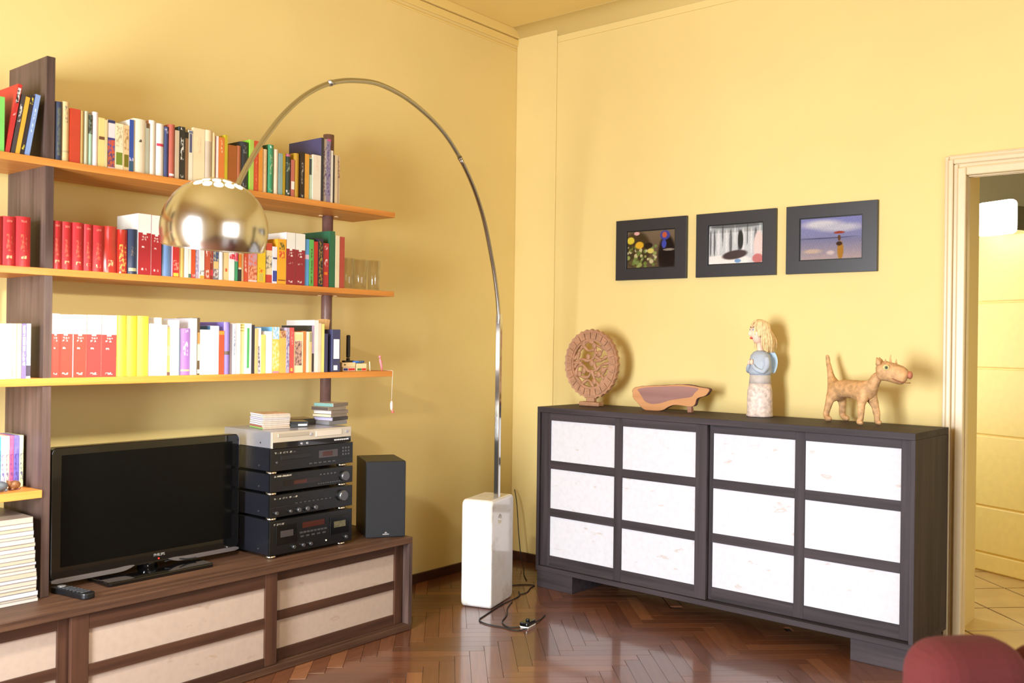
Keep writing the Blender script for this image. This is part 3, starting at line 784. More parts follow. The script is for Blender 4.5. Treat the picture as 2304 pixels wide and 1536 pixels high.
  (-2.9283, -2.8864, 0.1698, 0.15, -0.3906, (205, 40, 48), None, 'h', 0, 0.45, [(0.1486, 0.1567, (205, 40, 48), (220, 130, 110)), (0.0424, 0.1045, (205, 40, 48), (214, 110, 80)), (0.0146, 0.0261, (205, 40, 48), (250, 210, 150))], 'fifth red volume right of the dark upright, middle shelf'),
  (-2.8847, -2.8345, 0.1721, 0.117, -0.3874, (205, 50, 44), None, 'h', 1, 0.4, [(0.0219, 0.0466, (205, 50, 44), (250, 210, 150))], 'red volume in a shiny plastic wrapper, right of the red volume, middle shelf'),
  (-2.8322, -2.7931, 0.1642, 0.112, -0.3883, (200, 44, 36), None, 'h', 1, 0.7, [(0.0051, 0.1085, (200, 44, 36), (250, 190, 90))], 'glossy red book with gold picture, right of the wrapped red volume, middle shelf'),
  (-2.7914, -2.7549, 0.1698, 0.115, -0.3906, (38, 54, 88), None, 'h', 0, 0.5, [(0.0699, 0.1036, (38, 54, 88), (120, 110, 90)), (0.011, 0.0228, (200, 190, 150), None)], 'navy book with a gold foot mark, right of the glossy red book, middle shelf'),
  (-2.7529, -2.7017, 0.2332, 0.16, -0.39, (178, 34, 44), (250, 246, 236), 'p', 0, 1, [(0.1606, 0.2327, (250, 246, 236), None, 1), (0.1538, 0.1606, (250, 246, 236), None, 0.3), (0.1419, 0.1487, (178, 34, 44), (245, 225, 215), 0.5), (0.1317, 0.1385, (178, 34, 44), (245, 225, 215), 0.5), (0.1028, 0.1096, (178, 34, 44), (245, 225, 215), 0.45), (0.0175, 0.026, (178, 34, 44), (245, 225, 215), 0.5)], 'first crimson volume with a white upper jacket, left of the lampshade, middle shelf'),
  (-2.6996, -2.6579, 0.2324, 0.16, -0.3909, (178, 34, 44), (250, 246, 236), 'p', 0, 1, [(0.1581, 0.2319, (250, 246, 236), None, 1), (0.1512, 0.1581, (250, 246, 236), None, 0.3), (0.1392, 0.1461, (178, 34, 44), (245, 225, 215), 0.5), (0.1289, 0.1358, (178, 34, 44), (245, 225, 215), 0.5), (0.0997, 0.1066, (178, 34, 44), (245, 225, 215), 0.45), (0.0156, 0.0242, (178, 34, 44), (245, 225, 215), 0.5)], 'second crimson volume with a white upper jacket, touching the lampshade, middle shelf'),
  (-2.6505, -2.6112, 0.1417, 0.096, -0.3892, (110, 146, 196), None, 'h', 0, 1, [], 'sky blue book under the lampshade, right of the white-jacketed volume, middle shelf'),
  (-2.6091, -2.5812, 0.1398, 0.095, -0.3917, (206, 48, 46), (250, 190, 200), 'p', 0, 0.8, [(0.0018, 0.0157, (250, 210, 80), None), (0.0262, 0.0664, (206, 48, 46), (240, 150, 130))], 'red book with a yellow foot, right of the sky blue book, middle shelf'),
  (-2.5796, -2.5549, 0.1388, 0.094, -0.3878, (250, 214, 120), None, 'h', 0, 1, [], 'butter yellow book, right of the yellow-footed red book, middle shelf'),
  (-2.5533, -2.5378, 0.1354, 0.092, -0.3866, (252, 246, 236), None, 'p', 0, 1, [], 'first plain white thin book, right of the butter yellow book, middle shelf'),
  (-2.5364, -2.5258, 0.1331, 0.091, -0.3863, (248, 236, 216), None, 'p', 0, 1, [(0.001, 0.0163, (90, 130, 110), None)], 'off-white thin book with a green foot, right of the plain white book, middle shelf'),
  (-2.5242, -2.5077, 0.1309, 0.089, -0.3876, (226, 84, 40), None, 'p', 0, 1, [(0.0031, 0.0155, (230, 70, 80), (245, 190, 180))], 'orange-red paperback, right of the green-footed thin book, middle shelf'),
  (-2.5059, -2.4912, 0.136, 0.092, -0.3862, (196, 176, 196), None, 'p', 0, 1, [(0.0184, 0.1182, (206, 190, 206), (140, 130, 170))], 'lilac patterned paperback, right of the orange-red paperback, middle shelf'),
  (-2.4894, -2.4694, 0.1412, 0.096, -0.3919, (252, 244, 234), None, 'p', 0, 1, [(0.001, 0.0125, (250, 176, 70), None), (0.016, 0.0339, (252, 244, 234), (120, 120, 120))], 'white paperback with an orange foot, right of the lilac paperback, middle shelf'),
  (-2.4676, -2.4411, 0.1489, 0.101, -0.3903, (200, 86, 56), None, 'p', 0, 0.5, [(0.0913, 0.1183, (200, 86, 56), (250, 235, 225)), (0.005, 0.0374, (200, 86, 56), (250, 235, 225))], 'brick book with white letters at head and foot, right of the orange-footed paperback, middle shelf'),
  (-2.4396, -2.4252, 0.1382, 0.094, -0.3862, (166, 66, 54), None, 'p', 0, 1, [(0.0659, 0.1147, (166, 66, 54), (220, 180, 170)), (0.0154, 0.0389, (226, 70, 80), None)], 'narrow dark red paperback, right of the white-lettered brick book, middle shelf'),
  (-2.4238, -2.4012, 0.1472, 0.1, -0.3873, (130, 130, 140), None, 'p', 0, 1, [(0.0747, 0.1254, (60, 80, 120), (190, 180, 150)), (0.0438, 0.0747, (230, 200, 130), None), (0.0076, 0.042, (140, 110, 110), (220, 220, 210))], 'mottled blue and yellow paperback, right of the narrow dark red paperback, middle shelf'),
  (-2.3987, -2.3766, 0.1421, 0.097, -0.3895, (250, 246, 244), None, 'h', 0, 1, [], 'white book with a ragged dark edge, right of the mottled paperback, middle shelf'),
  (-2.375, -2.3519, 0.1515, 0.103, -0.3863, (240, 212, 150), None, 'p', 0, 0.4, [(0.0362, 0.049, (226, 96, 60), None)], 'wheat-coloured paperback, right of the ragged-edged white book, middle shelf'),
  (-2.3502, -2.3256, 0.1556, 0.106, -0.3883, (250, 246, 242), None, 'p', 0, 1, [(0.0894, 0.1105, (228, 48, 70), (250, 190, 200))], 'white paperback with a red block, right of the wheat paperback, middle shelf'),
  (-2.3239, -2.309, 0.1482, 0.101, -0.3871, (70, 160, 110), None, 'p', 0, 1, [(0.0817, 0.1187, (226, 60, 90), (250, 180, 190))], 'green paperback with a pink panel, right of the red-block white paperback, middle shelf'),
  (-2.3075, -2.293, 0.1441, 0.098, -0.3902, (48, 46, 42), None, 'p', 0, 1, [(0.1144, 0.1237, (240, 226, 200), None), (0.057, 0.1144, (230, 130, 40), None), (0.0496, 0.057, (240, 226, 200), None)], 'black paperback with an orange panel, right of the pink-panel green paperback, middle shelf'),
  (-2.2915, -2.2829, 0.1545, 0.105, -0.3909, (214, 170, 120), None, 'p', 0, 1, [], 'thin caramel booklet, right of the orange-panel black paperback, middle shelf'),
  (-2.2815, -2.2597, 0.1653, 0.112, -0.3893, (216, 84, 52), None, 'p', 0, 0.5, [(0.0385, 0.1019, (216, 84, 52), (245, 190, 170))], 'red-orange paperback with a pale title, right of the thin caramel booklet, middle shelf'),
  (-2.2578, -2.2161, 0.1777, 0.121, -0.3912, (222, 150, 130), None, 'p', 0, 1, [(0.0689, 0.1308, (206, 160, 170), (226, 110, 80)), (0.0088, 0.0689, (240, 170, 130), (190, 80, 50)), (0.0013, 0.0088, (250, 220, 210), None)], 'wide pink and peach picture-spined book, right of the pale-titled red paperback, middle shelf'),
  (-2.2142, -2.1723, 0.2006, 0.136, -0.3897, (246, 204, 44), None, 'p', 0, 0.5, [(0.0436, 0.0625, (246, 204, 44), (220, 90, 40)), (0.0057, 0.0398, (214, 190, 90), None)], 'bright yellow book, right of the pink picture book, middle shelf'),
  (-2.1685, -2.1365, 0.1721, 0.117, -0.3862, (246, 224, 180), None, 'p', 0, 1, [(0.1415, 0.1716, (206, 74, 50), None), (0.0023, 0.0366, (206, 66, 56), None), (0.0614, 0.1187, (246, 224, 180), (120, 110, 110))], 'cream book with red head and foot, right of the bright yellow book, middle shelf'),
  (-2.1345, -2.1132, 0.1596, 0.109, -0.39, (248, 242, 248), None, 'p', 0, 1, [(0.0096, 0.0557, (66, 80, 160), None), (0.1056, 0.1132, (90, 80, 120), None)], 'narrow white book with a blue foot, right of the red-footed cream book, middle shelf'),
  (-2.1112, -2.0662, 0.1951, 0.133, -0.3919, (250, 180, 48), None, 'p', 0, 0.6, [(0.1488, 0.1797, (110, 100, 40), (250, 180, 48)), (0.1121, 0.143, (230, 80, 50), (250, 190, 60)), (0.0136, 0.0194, (160, 90, 30), None)], 'yellow-orange book with a red roundel, right of the blue-footed white book, middle shelf'),
  (-2.0637, -2.0181, 0.2287, 0.16, -0.3917, (158, 40, 54), (250, 246, 236), 'p', 0, 1, [(0.1567, 0.2282, (250, 246, 236), None, 1), (0.1489, 0.1567, (250, 246, 236), None, 0.3), (0.1353, 0.1431, (158, 40, 54), (245, 225, 215), 0.5), (0.1236, 0.1314, (158, 40, 54), (245, 225, 215), 0.5), (0.0905, 0.0983, (158, 40, 54), (245, 225, 215), 0.45), (0.0086, 0.0184, (158, 40, 54), (245, 225, 215), 0.5)], 'first dark crimson volume with a white upper jacket, right of the lampshade, middle shelf'),
  (-2.0158, -1.9634, 0.2288, 0.16, -0.391, (158, 40, 54), (250, 246, 236), 'p', 0, 1, [(0.1557, 0.2283, (250, 246, 236), None, 1), (0.1478, 0.1557, (250, 246, 236), None, 0.3), (0.1341, 0.1419, (158, 40, 54), (245, 225, 215), 0.5), (0.1223, 0.1301, (158, 40, 54), (245, 225, 215), 0.5), (0.0888, 0.0967, (158, 40, 54), (245, 225, 215), 0.45), (0.0095, 0.0194, (158, 40, 54), (245, 225, 215), 0.5)], 'second dark crimson volume with a white upper jacket, beside a light blue spine, middle shelf'),
  (-1.9613, -1.9379, 0.2079, 0.141, -0.3873, (100, 166, 226), None, 'p', 0, 1, [(0.1188, 0.1386, (230, 200, 220), None)], 'light blue slim book, right of the white-jacketed volume, middle shelf'),
  (-1.9358, -1.9134, 0.2082, 0.142, -0.3898, (100, 190, 96), None, 'p', 0, 0.3, [(0.0072, 0.1664, (90, 90, 40), (100, 190, 96))], 'grass green slim book, right of the light blue slim book, middle shelf'),
  (-1.9118, -1.8902, 0.2014, 0.137, -0.3903, (206, 48, 40), None, 'p', 0, 1, [], 'scarlet slim book, right of the grass green slim book, middle shelf'),
  (-1.8886, -1.8607, 0.2174, 0.148, -0.3914, (52, 46, 66), None, 'p', 0, 0.7, [(0.01, 0.2048, (44, 40, 44), (170, 140, 60))], 'dark navy book with gold writing along its height, middle shelf'),
  (-1.8575, -1.8236, 0.1997, 0.136, -0.3861, (196, 30, 50), None, 'p', 1, 0.6, [(0.1694, 0.1896, (196, 30, 50), (250, 220, 220)), (0.0927, 0.127, (196, 30, 50), (240, 200, 200)), (0.0563, 0.0684, (250, 130, 40), None)], 'short glossy crimson book, right of the gold-lettered navy book, middle shelf'),
  (-1.8204, -1.7912, 0.2578, 0.22, -0.3895, (44, 112, 76), (42, 106, 76), 'p', 0, 1, [], 'large flat green folder with white edge on top, middle shelf'),
  (-1.7875, -1.7649, 0.2402, 0.163, -0.3908, (246, 232, 190), None, 'p', 0, 1, [], 'thin cream yellow book, right of the large green folder, middle shelf'),
  (-1.7627, -1.735, 0.2367, 0.161, -0.3916, (190, 78, 64), None, 'p', 0, 1, [], 'faded brick-red book, last on the right, right of the thin cream yellow book, middle shelf'),
 ]),
 'low': (1.211, 'books on the lower shelf', [
  (-3.2763, -3.2273, 0.1883, 0.128, -0.3917, (250, 248, 244), None, 'p', 0, 1, [(0.1233, 0.1324, (226, 214, 214), None)], 'broad white box file cut by the picture edge, lower shelf'),
  (-3.2258, -3.2104, 0.189, 0.129, -0.391, (252, 250, 240), None, 'p', 0, 1, [], 'plain white book with the broad white box on its left, lower shelf'),
  (-3.2089, -3.1945, 0.1894, 0.129, -0.3879, (250, 232, 196), None, 'p', 0, 1, [(0.0076, 0.0336, (246, 214, 170), None)], 'cream book with a beige foot, right of the plain white tall book, lower shelf'),
  (-3.1931, -3.1789, 0.1898, 0.129, -0.3911, (250, 220, 160), None, 'p', 0, 1, [], 'pale apricot book, right of the beige-footed cream book, lower shelf'),
  (-3.1774, -3.1628, 0.1901, 0.129, -0.3918, (128, 110, 180), None, 'p', 0, 0.6, [(0.147, 0.184, (190, 190, 200), (110, 100, 160)), (0.1163, 0.144, (190, 190, 204), None), (0.0947, 0.1132, (180, 180, 204), None), (0.0454, 0.0916, (128, 110, 180), (230, 230, 230))], 'violet book with a column of pale squares, right of the pale apricot book, lower shelf'),
  (-3.1613, -3.1465, 0.1905, 0.13, -0.3891, (190, 210, 220), None, 'p', 0, 1, [(0.0081, 0.0452, (70, 60, 80), None), (0.0483, 0.0901, (150, 170, 190), (210, 220, 230))], 'ice blue book with a charcoal foot, right of the violet book, lower shelf'),
  (-3.0743, -3.0489, 0.2288, 0.16, -0.3905, (216, 66, 50), (250, 246, 236), 'p', 0, 1, [(0.1563, 0.2283, (250, 246, 236), None, 1), (0.15, 0.1563, (250, 246, 236), None, 0.3), (0.1389, 0.1452, (216, 66, 50), (245, 225, 215), 0.5), (0.1294, 0.1358, (216, 66, 50), (245, 225, 215), 0.5), (0.1026, 0.1089, (216, 66, 50), (245, 225, 215), 0.45), (0.0111, 0.019, (216, 66, 50), (245, 225, 215), 0.5)], 'first orange-red volume with a white upper jacket, touching the dark upright, lower shelf'),
  (-3.0469, -2.9992, 0.2269, 0.16, -0.386, (216, 66, 50), (250, 246, 236), 'p', 0, 1, [(0.1569, 0.2264, (250, 246, 236), None, 1), (0.1505, 0.1569, (250, 246, 236), None, 0.3), (0.1394, 0.1457, (216, 66, 50), (245, 225, 215), 0.5), (0.1298, 0.1362, (216, 66, 50), (245, 225, 215), 0.5), (0.1027, 0.1091, (216, 66, 50), (245, 225, 215), 0.45), (0.0103, 0.0183, (216, 66, 50), (245, 225, 215), 0.5)], 'second orange-red volume with a white upper jacket, right of the upright, lower shelf'),
  (-2.997, -2.95, 0.2277, 0.16, -0.3913, (216, 66, 50), (250, 246, 236), 'p', 0, 1, [(0.1568, 0.2272, (250, 246, 236), None, 1), (0.1504, 0.1568, (250, 246, 236), None, 0.3), (0.1391, 0.1455, (216, 66, 50), (245, 225, 215), 0.5), (0.1294, 0.1359, (216, 66, 50), (245, 225, 215), 0.5), (0.102, 0.1085, (216, 66, 50), (245, 225, 215), 0.45), (0.0094, 0.0174, (216, 66, 50), (245, 225, 215), 0.5)], 'third of five orange-red volumes with white upper jackets, lower shelf'),
  (-2.9477, -2.8935, 0.2285, 0.16, -0.3888, (216, 62, 58), (250, 246, 236), 'p', 0, 1, [(0.1568, 0.228, (250, 246, 236), None, 1), (0.1502, 0.1568, (250, 246, 236), None, 0.3), (0.1388, 0.1453, (216, 62, 58), (245, 225, 215), 0.5), (0.129, 0.1356, (216, 62, 58), (245, 225, 215), 0.5), (0.1013, 0.1078, (216, 62, 58), (245, 225, 215), 0.45), (0.0084, 0.0165, (216, 62, 58), (245, 225, 215), 0.5)], 'fourth of five orange-red volumes with white upper jackets, lower shelf'),
  (-2.8905, -2.8334, 0.2286, 0.16, -0.3874, (216, 62, 58), (250, 246, 236), 'p', 0, 1, [(0.1559, 0.2281, (250, 246, 236), None, 1), (0.1493, 0.1559, (250, 246, 236), None, 0.3), (0.1378, 0.1444, (216, 62, 58), (245, 225, 215), 0.5), (0.1279, 0.1345, (216, 62, 58), (245, 225, 215), 0.5), (0.0998, 0.1064, (216, 62, 58), (245, 225, 215), 0.45), (0.0073, 0.0155, (216, 62, 58), (245, 225, 215), 0.5)], 'fifth orange-red volume with a white upper jacket, touching a yellow one, lower shelf'),
  (-2.8313, -2.7931, 0.2284, 0.155, -0.3895, (246, 200, 66), None, 'h', 0, 0.4, [(0.0982, 0.1199, (246, 200, 66), (230, 180, 60))], 'first of three matching yellow volumes, lower shelf'),
  (-2.7909, -2.7504, 0.2279, 0.155, -0.3861, (248, 208, 62), None, 'h', 0, 0.4, [(0.0982, 0.1201, (248, 208, 62), (230, 180, 60))], 'middle of three matching yellow volumes, lower shelf'),
  (-2.7482, -2.7029, 0.2292, 0.156, -0.3891, (248, 212, 66), None, 'h', 0, 0.4, [(0.0983, 0.1204, (248, 212, 66), (230, 180, 60))], 'last and broadest of three matching yellow volumes, lower shelf'),
  (-2.7003, -2.6726, 0.2012, 0.137, -0.3905, (216, 200, 220), None, 'p', 0, 0.6, [(0.016, 0.1944, (252, 250, 244), None), (0.001, 0.016, (170, 175, 190), None)], 'lilac binder with a long white label, right of the yellow volume, lower shelf'),
  (-2.6711, -2.6483, 0.225, 0.153, -0.3895, (250, 248, 242), None, 'h', 0, 0.5, [(0.019, 0.0328, (250, 248, 242), (220, 120, 100))], 'tall white book with a faint red mark, right of the lilac binder, lower shelf'),
  (-2.6469, -2.629, 0.1972, 0.134, -0.3918, (250, 246, 238), None, 'p', 0, 1, [], 'white paperback with a sloping head, right of the tall white book, lower shelf'),
  (-2.6274, -2.6149, 0.1888, 0.128, -0.3895, (246, 180, 112), None, 'p', 0, 1, [(0.0775, 0.1158, (248, 200, 150), None), (0.001, 0.0132, (120, 90, 80), None)], 'peach orange slim book, right of the sloping white paperback, lower shelf'),
  (-2.6135, -2.5768, 0.2173, 0.148, -0.3905, (250, 246, 240), None, 'p', 0, 0.3, [(0.0949, 0.1299, (250, 246, 240), (230, 226, 210))], 'white book with faint grey marks, right of the peach slim book, lower shelf'),
  (-2.5753, -2.5683, 0.181, 0.123, -0.3867, (120, 134, 164), None, 'p', 0, 1, [], 'thin steel blue booklet, right of the faint-marked white book, lower shelf'),
  (-2.5669, -2.5227, 0.1851, 0.126, -0.387, (170, 120, 196), None, 'h', 0, 0.5, [(0.1692, 0.1798, (170, 120, 196), (250, 220, 240)), (0.0773, 0.1338, (170, 120, 196), (250, 220, 240)), (0.0154, 0.0225, (240, 210, 150), None)], 'purple book with white lettering and a gold line, lower shelf'),
  (-2.5209, -2.4968, 0.2267, 0.21, -0.389, (248, 242, 232), (226, 222, 230), 'p', 0, 1, [], 'large white album with a pictured cover, right of the purple book, lower shelf'),
  (-2.4954, -2.4852, 0.229, 0.156, -0.3918, (96, 78, 56), None, 'p', 0, 1, [(0.1236, 0.17, (220, 140, 80), None), (0.0575, 0.1236, (246, 230, 190), None), (0.0056, 0.0217, (244, 220, 190), None)], 'thin book banded brown, orange and cream, right of the large white album, lower shelf'),
  (-2.4836, -2.438, 0.1818, 0.124, -0.3905, (252, 250, 244), None, 'p', 0, 1, [], 'block-like white book right of the banded one, right of the thin banded book, lower shelf'),
  (-2.4364, -2.3967, 0.1984, 0.135, -0.3905, (252, 250, 246), (60, 90, 120), 'p', 0, 1, [], 'wide white book with a dark blue top corner, lower shelf'),
  (-2.3948, -2.3715, 0.1794, 0.122, -0.3908, (222, 84, 56), None, 'p', 0, 1, [(0.1626, 0.1772, (240, 150, 60), None)], 'red-orange pair-ribbed paperback, right of the wide white book, lower shelf'),
  (-2.3698, -2.3418, 0.2152, 0.21, -0.3906, (148, 130, 210), (120, 104, 180), 'h', 0, 1, [(0.0804, 0.095, (110, 90, 80), None)], 'periwinkle hardback with a purple cover, right of the ribbed red paperback, lower shelf'),
  (-2.3404, -2.3311, 0.2074, 0.141, -0.3868, (140, 122, 124), None, 'p', 0, 1, [], 'thin taupe book, right of the periwinkle hardback, lower shelf'),
  (-2.3297, -2.3144, 0.2096, 0.143, -0.3911, (204, 210, 222), None, 'p', 0, 0.4, [(0.0766, 0.1874, (204, 210, 222), (120, 130, 160))], 'pale blue-grey book with dark title, right of the thin taupe book, lower shelf'),
  (-2.3125, -2.2945, 0.2119, 0.144, -0.3917, (252, 240, 224), (240, 180, 150), 'p', 0, 1, [], 'thin white book with a salmon side, right of the blue-grey book, lower shelf'),
  (-2.293, -2.2714, 0.2105, 0.143, -0.3864, (250, 230, 170), None, 'p', 0, 0.8, [(0.2021, 0.2068, (190, 180, 60), None), (0.191, 0.1956, (190, 180, 60), None), (0.1789, 0.1835, (190, 180, 60), None)], 'cream yellow book with olive stripes at its head, lower shelf'),
  (-2.2699, -2.2374, 0.2119, 0.2, -0.3886, (250, 248, 236), None, 'p', 0, 0.35, [(0.0239, 0.1925, (80, 180, 100), None)], 'white book with a long green stripe, right of the olive-striped book, lower shelf'),
  (-2.2357, -2.2196, 0.2067, 0.141, -0.3861, (56, 54, 64), (170, 100, 80), 'p', 0, 1, [], 'slim charcoal book, right of the green-striped white book, lower shelf'),
  (-2.2181, -2.2061, 0.1914, 0.13, -0.3896, (248, 196, 130), None, 'p', 0, 1, [], 'thin light orange book, right of the slim charcoal book, lower shelf'),
  (-2.2046, -2.1874, 0.1945, 0.132, -0.3866, (248, 244, 240), None, 'p', 0, 0.6, [(0.0042, 0.1159, (216, 210, 220), (70, 60, 70))], 'white book with black lettering low down, right of the thin light orange book, lower shelf'),
  (-2.1859, -2.1649, 0.1655, 0.113, -0.3881, (250, 216, 120), None, 'p', 0, 1, [], 'short golden cream book, right of the black-lettered white book, lower shelf'),
  (-2.1631, -2.1313, 0.1811, 0.123, -0.3873, (252, 248, 240), None, 'p', 0, 1, [], 'smooth white book, right of the short golden book, lower shelf'),
  (-2.1298, -2.0913, 0.2002, 0.18, -0.3875, (246, 206, 96), (110, 180, 240), 'p', 0, 0.9, [(0.1471, 0.1997, (160, 206, 240), (235, 245, 250)), (0.0181, 0.1375, (246, 206, 96), (250, 235, 180)), (0.001, 0.0085, (246, 150, 180), None)], 'book with sky blue top and yellow base, right of the smooth white book, lower shelf'),
  (-2.0895, -2.0591, 0.1843, 0.125, -0.389, (244, 190, 96), None, 'p', 0, 1, [(0.1533, 0.1838, (170, 110, 70), (220, 180, 140))], 'golden orange book with a brown picture head, right of the blue-topped book, lower shelf'),
  (-2.0576, -2.042, 0.1983, 0.135, -0.3914, (190, 176, 200), None, 'p', 0, 1, [(0.0173, 0.1828, (200, 190, 206), (110, 100, 160))], 'slim mauve speckled book, right of the golden orange book, lower shelf'),
  (-2.0402, -2.017, 0.1988, 0.135, -0.3907, (232, 92, 88), None, 'p', 0, 0.5, [(0.1245, 0.1831, (232, 92, 88), (245, 160, 150)), (0.0072, 0.0209, (230, 200, 90), None)], 'pinkish red book, right of the mauve speckled book, lower shelf'),
  (-2.0149, -1.9638, 0.18, 0.122, -0.3868, (250, 236, 196), (80, 90, 150), 'p', 0, 0.75, [(0.1444, 0.17, (250, 226, 160), None), (0.0322, 0.1405, (214, 170, 150), (110, 80, 80))], 'cream book with a tall picture panel, right of the pinkish red book, lower shelf'),
  (-1.9622, -1.947, 0.1848, 0.126, -0.3866, (220, 140, 76), None, 'p', 0, 1, [], 'thin tan-orange book, right of the picture-panel book, lower shelf'),
  (-1.9454, -1.9326, 0.1826, 0.124, -0.3865, (252, 246, 230), None, 'p', 0, 1, [], 'thin milky book, right of the thin tan-orange book, lower shelf'),
  (-1.931, -1.9176, 0.1829, 0.124, -0.39, (232, 208, 150), None, 'p', 0, 1, [(0.1371, 0.1789, (170, 166, 130), None)], 'thin khaki book with a grey head, right of the thin milky book, lower shelf'),
  (-1.916, -1.9046, 0.2111, 0.22, -0.3881, (200, 176, 210), (52, 52, 48), 'p', 0, 1, [(0.0033, 0.0852, (70, 60, 60), None)], 'black-covered book with a lilac spine, right of the thin khaki book, lower shelf'),
  (-1.903, -1.8788, 0.2355, 0.2, -0.3872, (250, 246, 240), (250, 250, 248), 'p', 0, 1, [], 'tallest white album, beside the lilac spine, right of the lilac-spined book, lower shelf'),
  (-1.8772, -1.8635, 0.222, 0.151, -0.3881, (248, 220, 196), None, 'p', 0, 1, [], 'thin blush book, right of the tallest white album, lower shelf'),
  (-1.8619, -1.8441, 0.2192, 0.149, -0.3871, (240, 236, 140), (70, 80, 60), 'p', 0, 1, [], 'pale lemon book, right of the thin blush book, lower shelf'),
  (-1.8414, -1.825, 0.1753, 0.119, -0.3888, (70, 68, 100), None, 'p', 0, 1, [], 'slim dark blue case, right of the pale lemon book, lower shelf'),
 ]),
}

PAGE = plain('page_edges', (238, 226, 196), 0.8, k=0.85, var=0.05, nscale=200)
def spine_profile(w, rnd, out=0.0):
    """points (x, y) across the spine from left to right; y negative is outwards"""
    hw = w / 2
    if not rnd:
        return [(-hw - 0, -out), (hw + 0, -out)]
    bul = min(0.22 * w, 0.006)
    return [(-hw + w * k / 6, -bul * (1 - ((k - 3) / 3) ** 2) * 1.0 - out) for k in range(7)]
def build_book(x0, x1, h, dp, y, c, side, typ, gloss, frac, bands, label, z, group, lean=0.0):
    w = x1 - x0
    rnd = typ == 'h'
    t = 0.0022 if rnd else 0.0009
    t = min(t, w * 0.18)
    hw = w / 2
    bul = min(0.22 * w, 0.006) if rnd else 0
    sp = [(a, b + bul) for a, b in spine_profile(w, rnd)]
    mb = MB()
    outer = sp + [(hw, dp)] 
    inner = [(hw - t, dp), (hw - t, bul + t), (-hw + t, bul + t), (-hw + t, dp)]
    outline = outer + inner + [(-hw, dp)]
    mb.prism(outline, lambda u, v, d: Vector((u, v, d)), 0.0, h)
    name = 'book'
    o = mb.build(name, bookmat(c, gloss), None, ((x0 + x1) / 2, y - bul * 0.0, z))
    if lean:
        o.location = (x1, y, z)
        for v in o.data.vertices:
            v.co.x -= hw
        o.rotation_euler = (0, lean, 0)
    sx = -hw if lean else 0
    tag(o, label, 'book', group)
    ins = 0.003 if rnd else 0.0006
    MB().box(-hw + t + .0001 + sx, hw - t - .0001 + sx, bul + t + 0.0002, dp - ins - 0.0005, ins, h - ins).build('pages', PAGE, o)
    if side:
        MB().box(-hw - 0.0004 + sx, -hw + 0.0001 + sx, bul * 0.9 + 0.001, dp - 0.0005, 0.0005, h - 0.0005).build('cover', bookmat(side, gloss), o)
    for bd in bands:
        z0, z1, rgb, ink = bd[:4]
        if z1 - z0 < 0.0008:
            continue
        f = frac if (ink or frac < 1) else 1.0
        if ink is None and z1 - z0 < 0.012:
            f = max(f, 0.9)
        if len(bd) > 4:
            f = bd[4]
        hb = w / 2 * (0.995 if ink is None and f == 1 else max(0.25, f) * 0.97)
        pr = []
        for k in range(5):
            xx = -hb + 2 * hb * k / 4
            yy = bul - bul * (1 - (xx / hw) ** 2)
            pr.append((xx + sx, yy - 0.0005))
        ring = pr + [(pr[-1][0], pr[-1][1] + 0.0004), (pr[0][0], pr[0][1] + 0.0004)]
        MB().prism(ring, lambda u, v, d: Vector((u, v, d)), z0, z1).build('title' if ink else 'spine_band', letters(rgb, ink) if ink else bookmat(rgb), o)
    return o
for key, (z, grp, rows) in BOOKS.items():
    for (x0, x1, h, dp, y, c, side, typ, gloss, frac, bands, label) in rows:
        build_book(x0, x1, h, dp, y, c, side, typ, gloss, frac, bands, label, z + 0.0003, grp, 0.165 if key == 'lean' else 0.0)

# ------------------------------------------------------------------ television
ZT = 0.4375
tv = thing('television', 'flat black television standing on the console with a red standby light', 'television', (-2.645, -0.33, ZT))
def rrect(w, h, r, n=6):
    pts = []
    for cx, cy, a0 in ((w - r, h - r, 0), (-w + r, h - r, 90), (-w + r, -h + r, 180), (w - r, -h + r, 270)):
        for k in range(n + 1):
            a = R_(a0 + 90 * k / n)
            pts.append((cx + r * math.cos(a), cy + r * math.sin(a)))
    return pts
TW, THH = 0.397, 0.242
zc = 0.275
MB().prism(rrect(TW, THH, 0.022), lambda u, v, d: Vector((u, d, v + zc)), 0.0, 0.045).build('casing', PIANO, tv, bevel=0.004, seg=3)
MB().prism(rrect(TW - 0.1, THH - 0.07, 0.03), lambda u, v, d: Vector((u, d, v + zc)), 0.045, 0.08).build('rear_cover', BLACKP, tv, bevel=0.006)
MB().box(-0.36, 0.36, -0.0012, 0.0, zc - 0.195, zc + 0.213).build('screen', plain('tv_screen', (7, 7, 7), 0.16, var=0, spec=0.12), tv)
GREYM = plain('tv_silver_strip', (128, 122, 124), 0.3, 0.7, var=0)
def strip(x0, x1, fl):
    pts = []
    n = 16
    for k in range(n + 1):
        x = x0 + (x1 - x0) * k / n
        e = (x - x0) / (x1 - x0)
        if fl:
            e = 1 - e
        zz = zc - 0.243 + 0.008 * max(0, (e - 0.75) / 0.25) ** 2
        edge = min(1, (1 - e) / 0.12, e / 0.04 + 0.2)
        pts.append((x, zz, 0.0085 * math.sqrt(max(0.02, edge))))
    vs = [(x, zz + t) for x, zz, t in pts] + [(x, zz - t) for x, zz, t in reversed(pts)]
    MB().prism(vs, lambda u, v, d: Vector((u, d, v)), -0.006, 0.03).build('trim_strip', GREYM, tv, bevel=0.002, label='silver lower trim strip')
strip(-0.395, -0.075, False)
strip(0.07, 0.395, True)
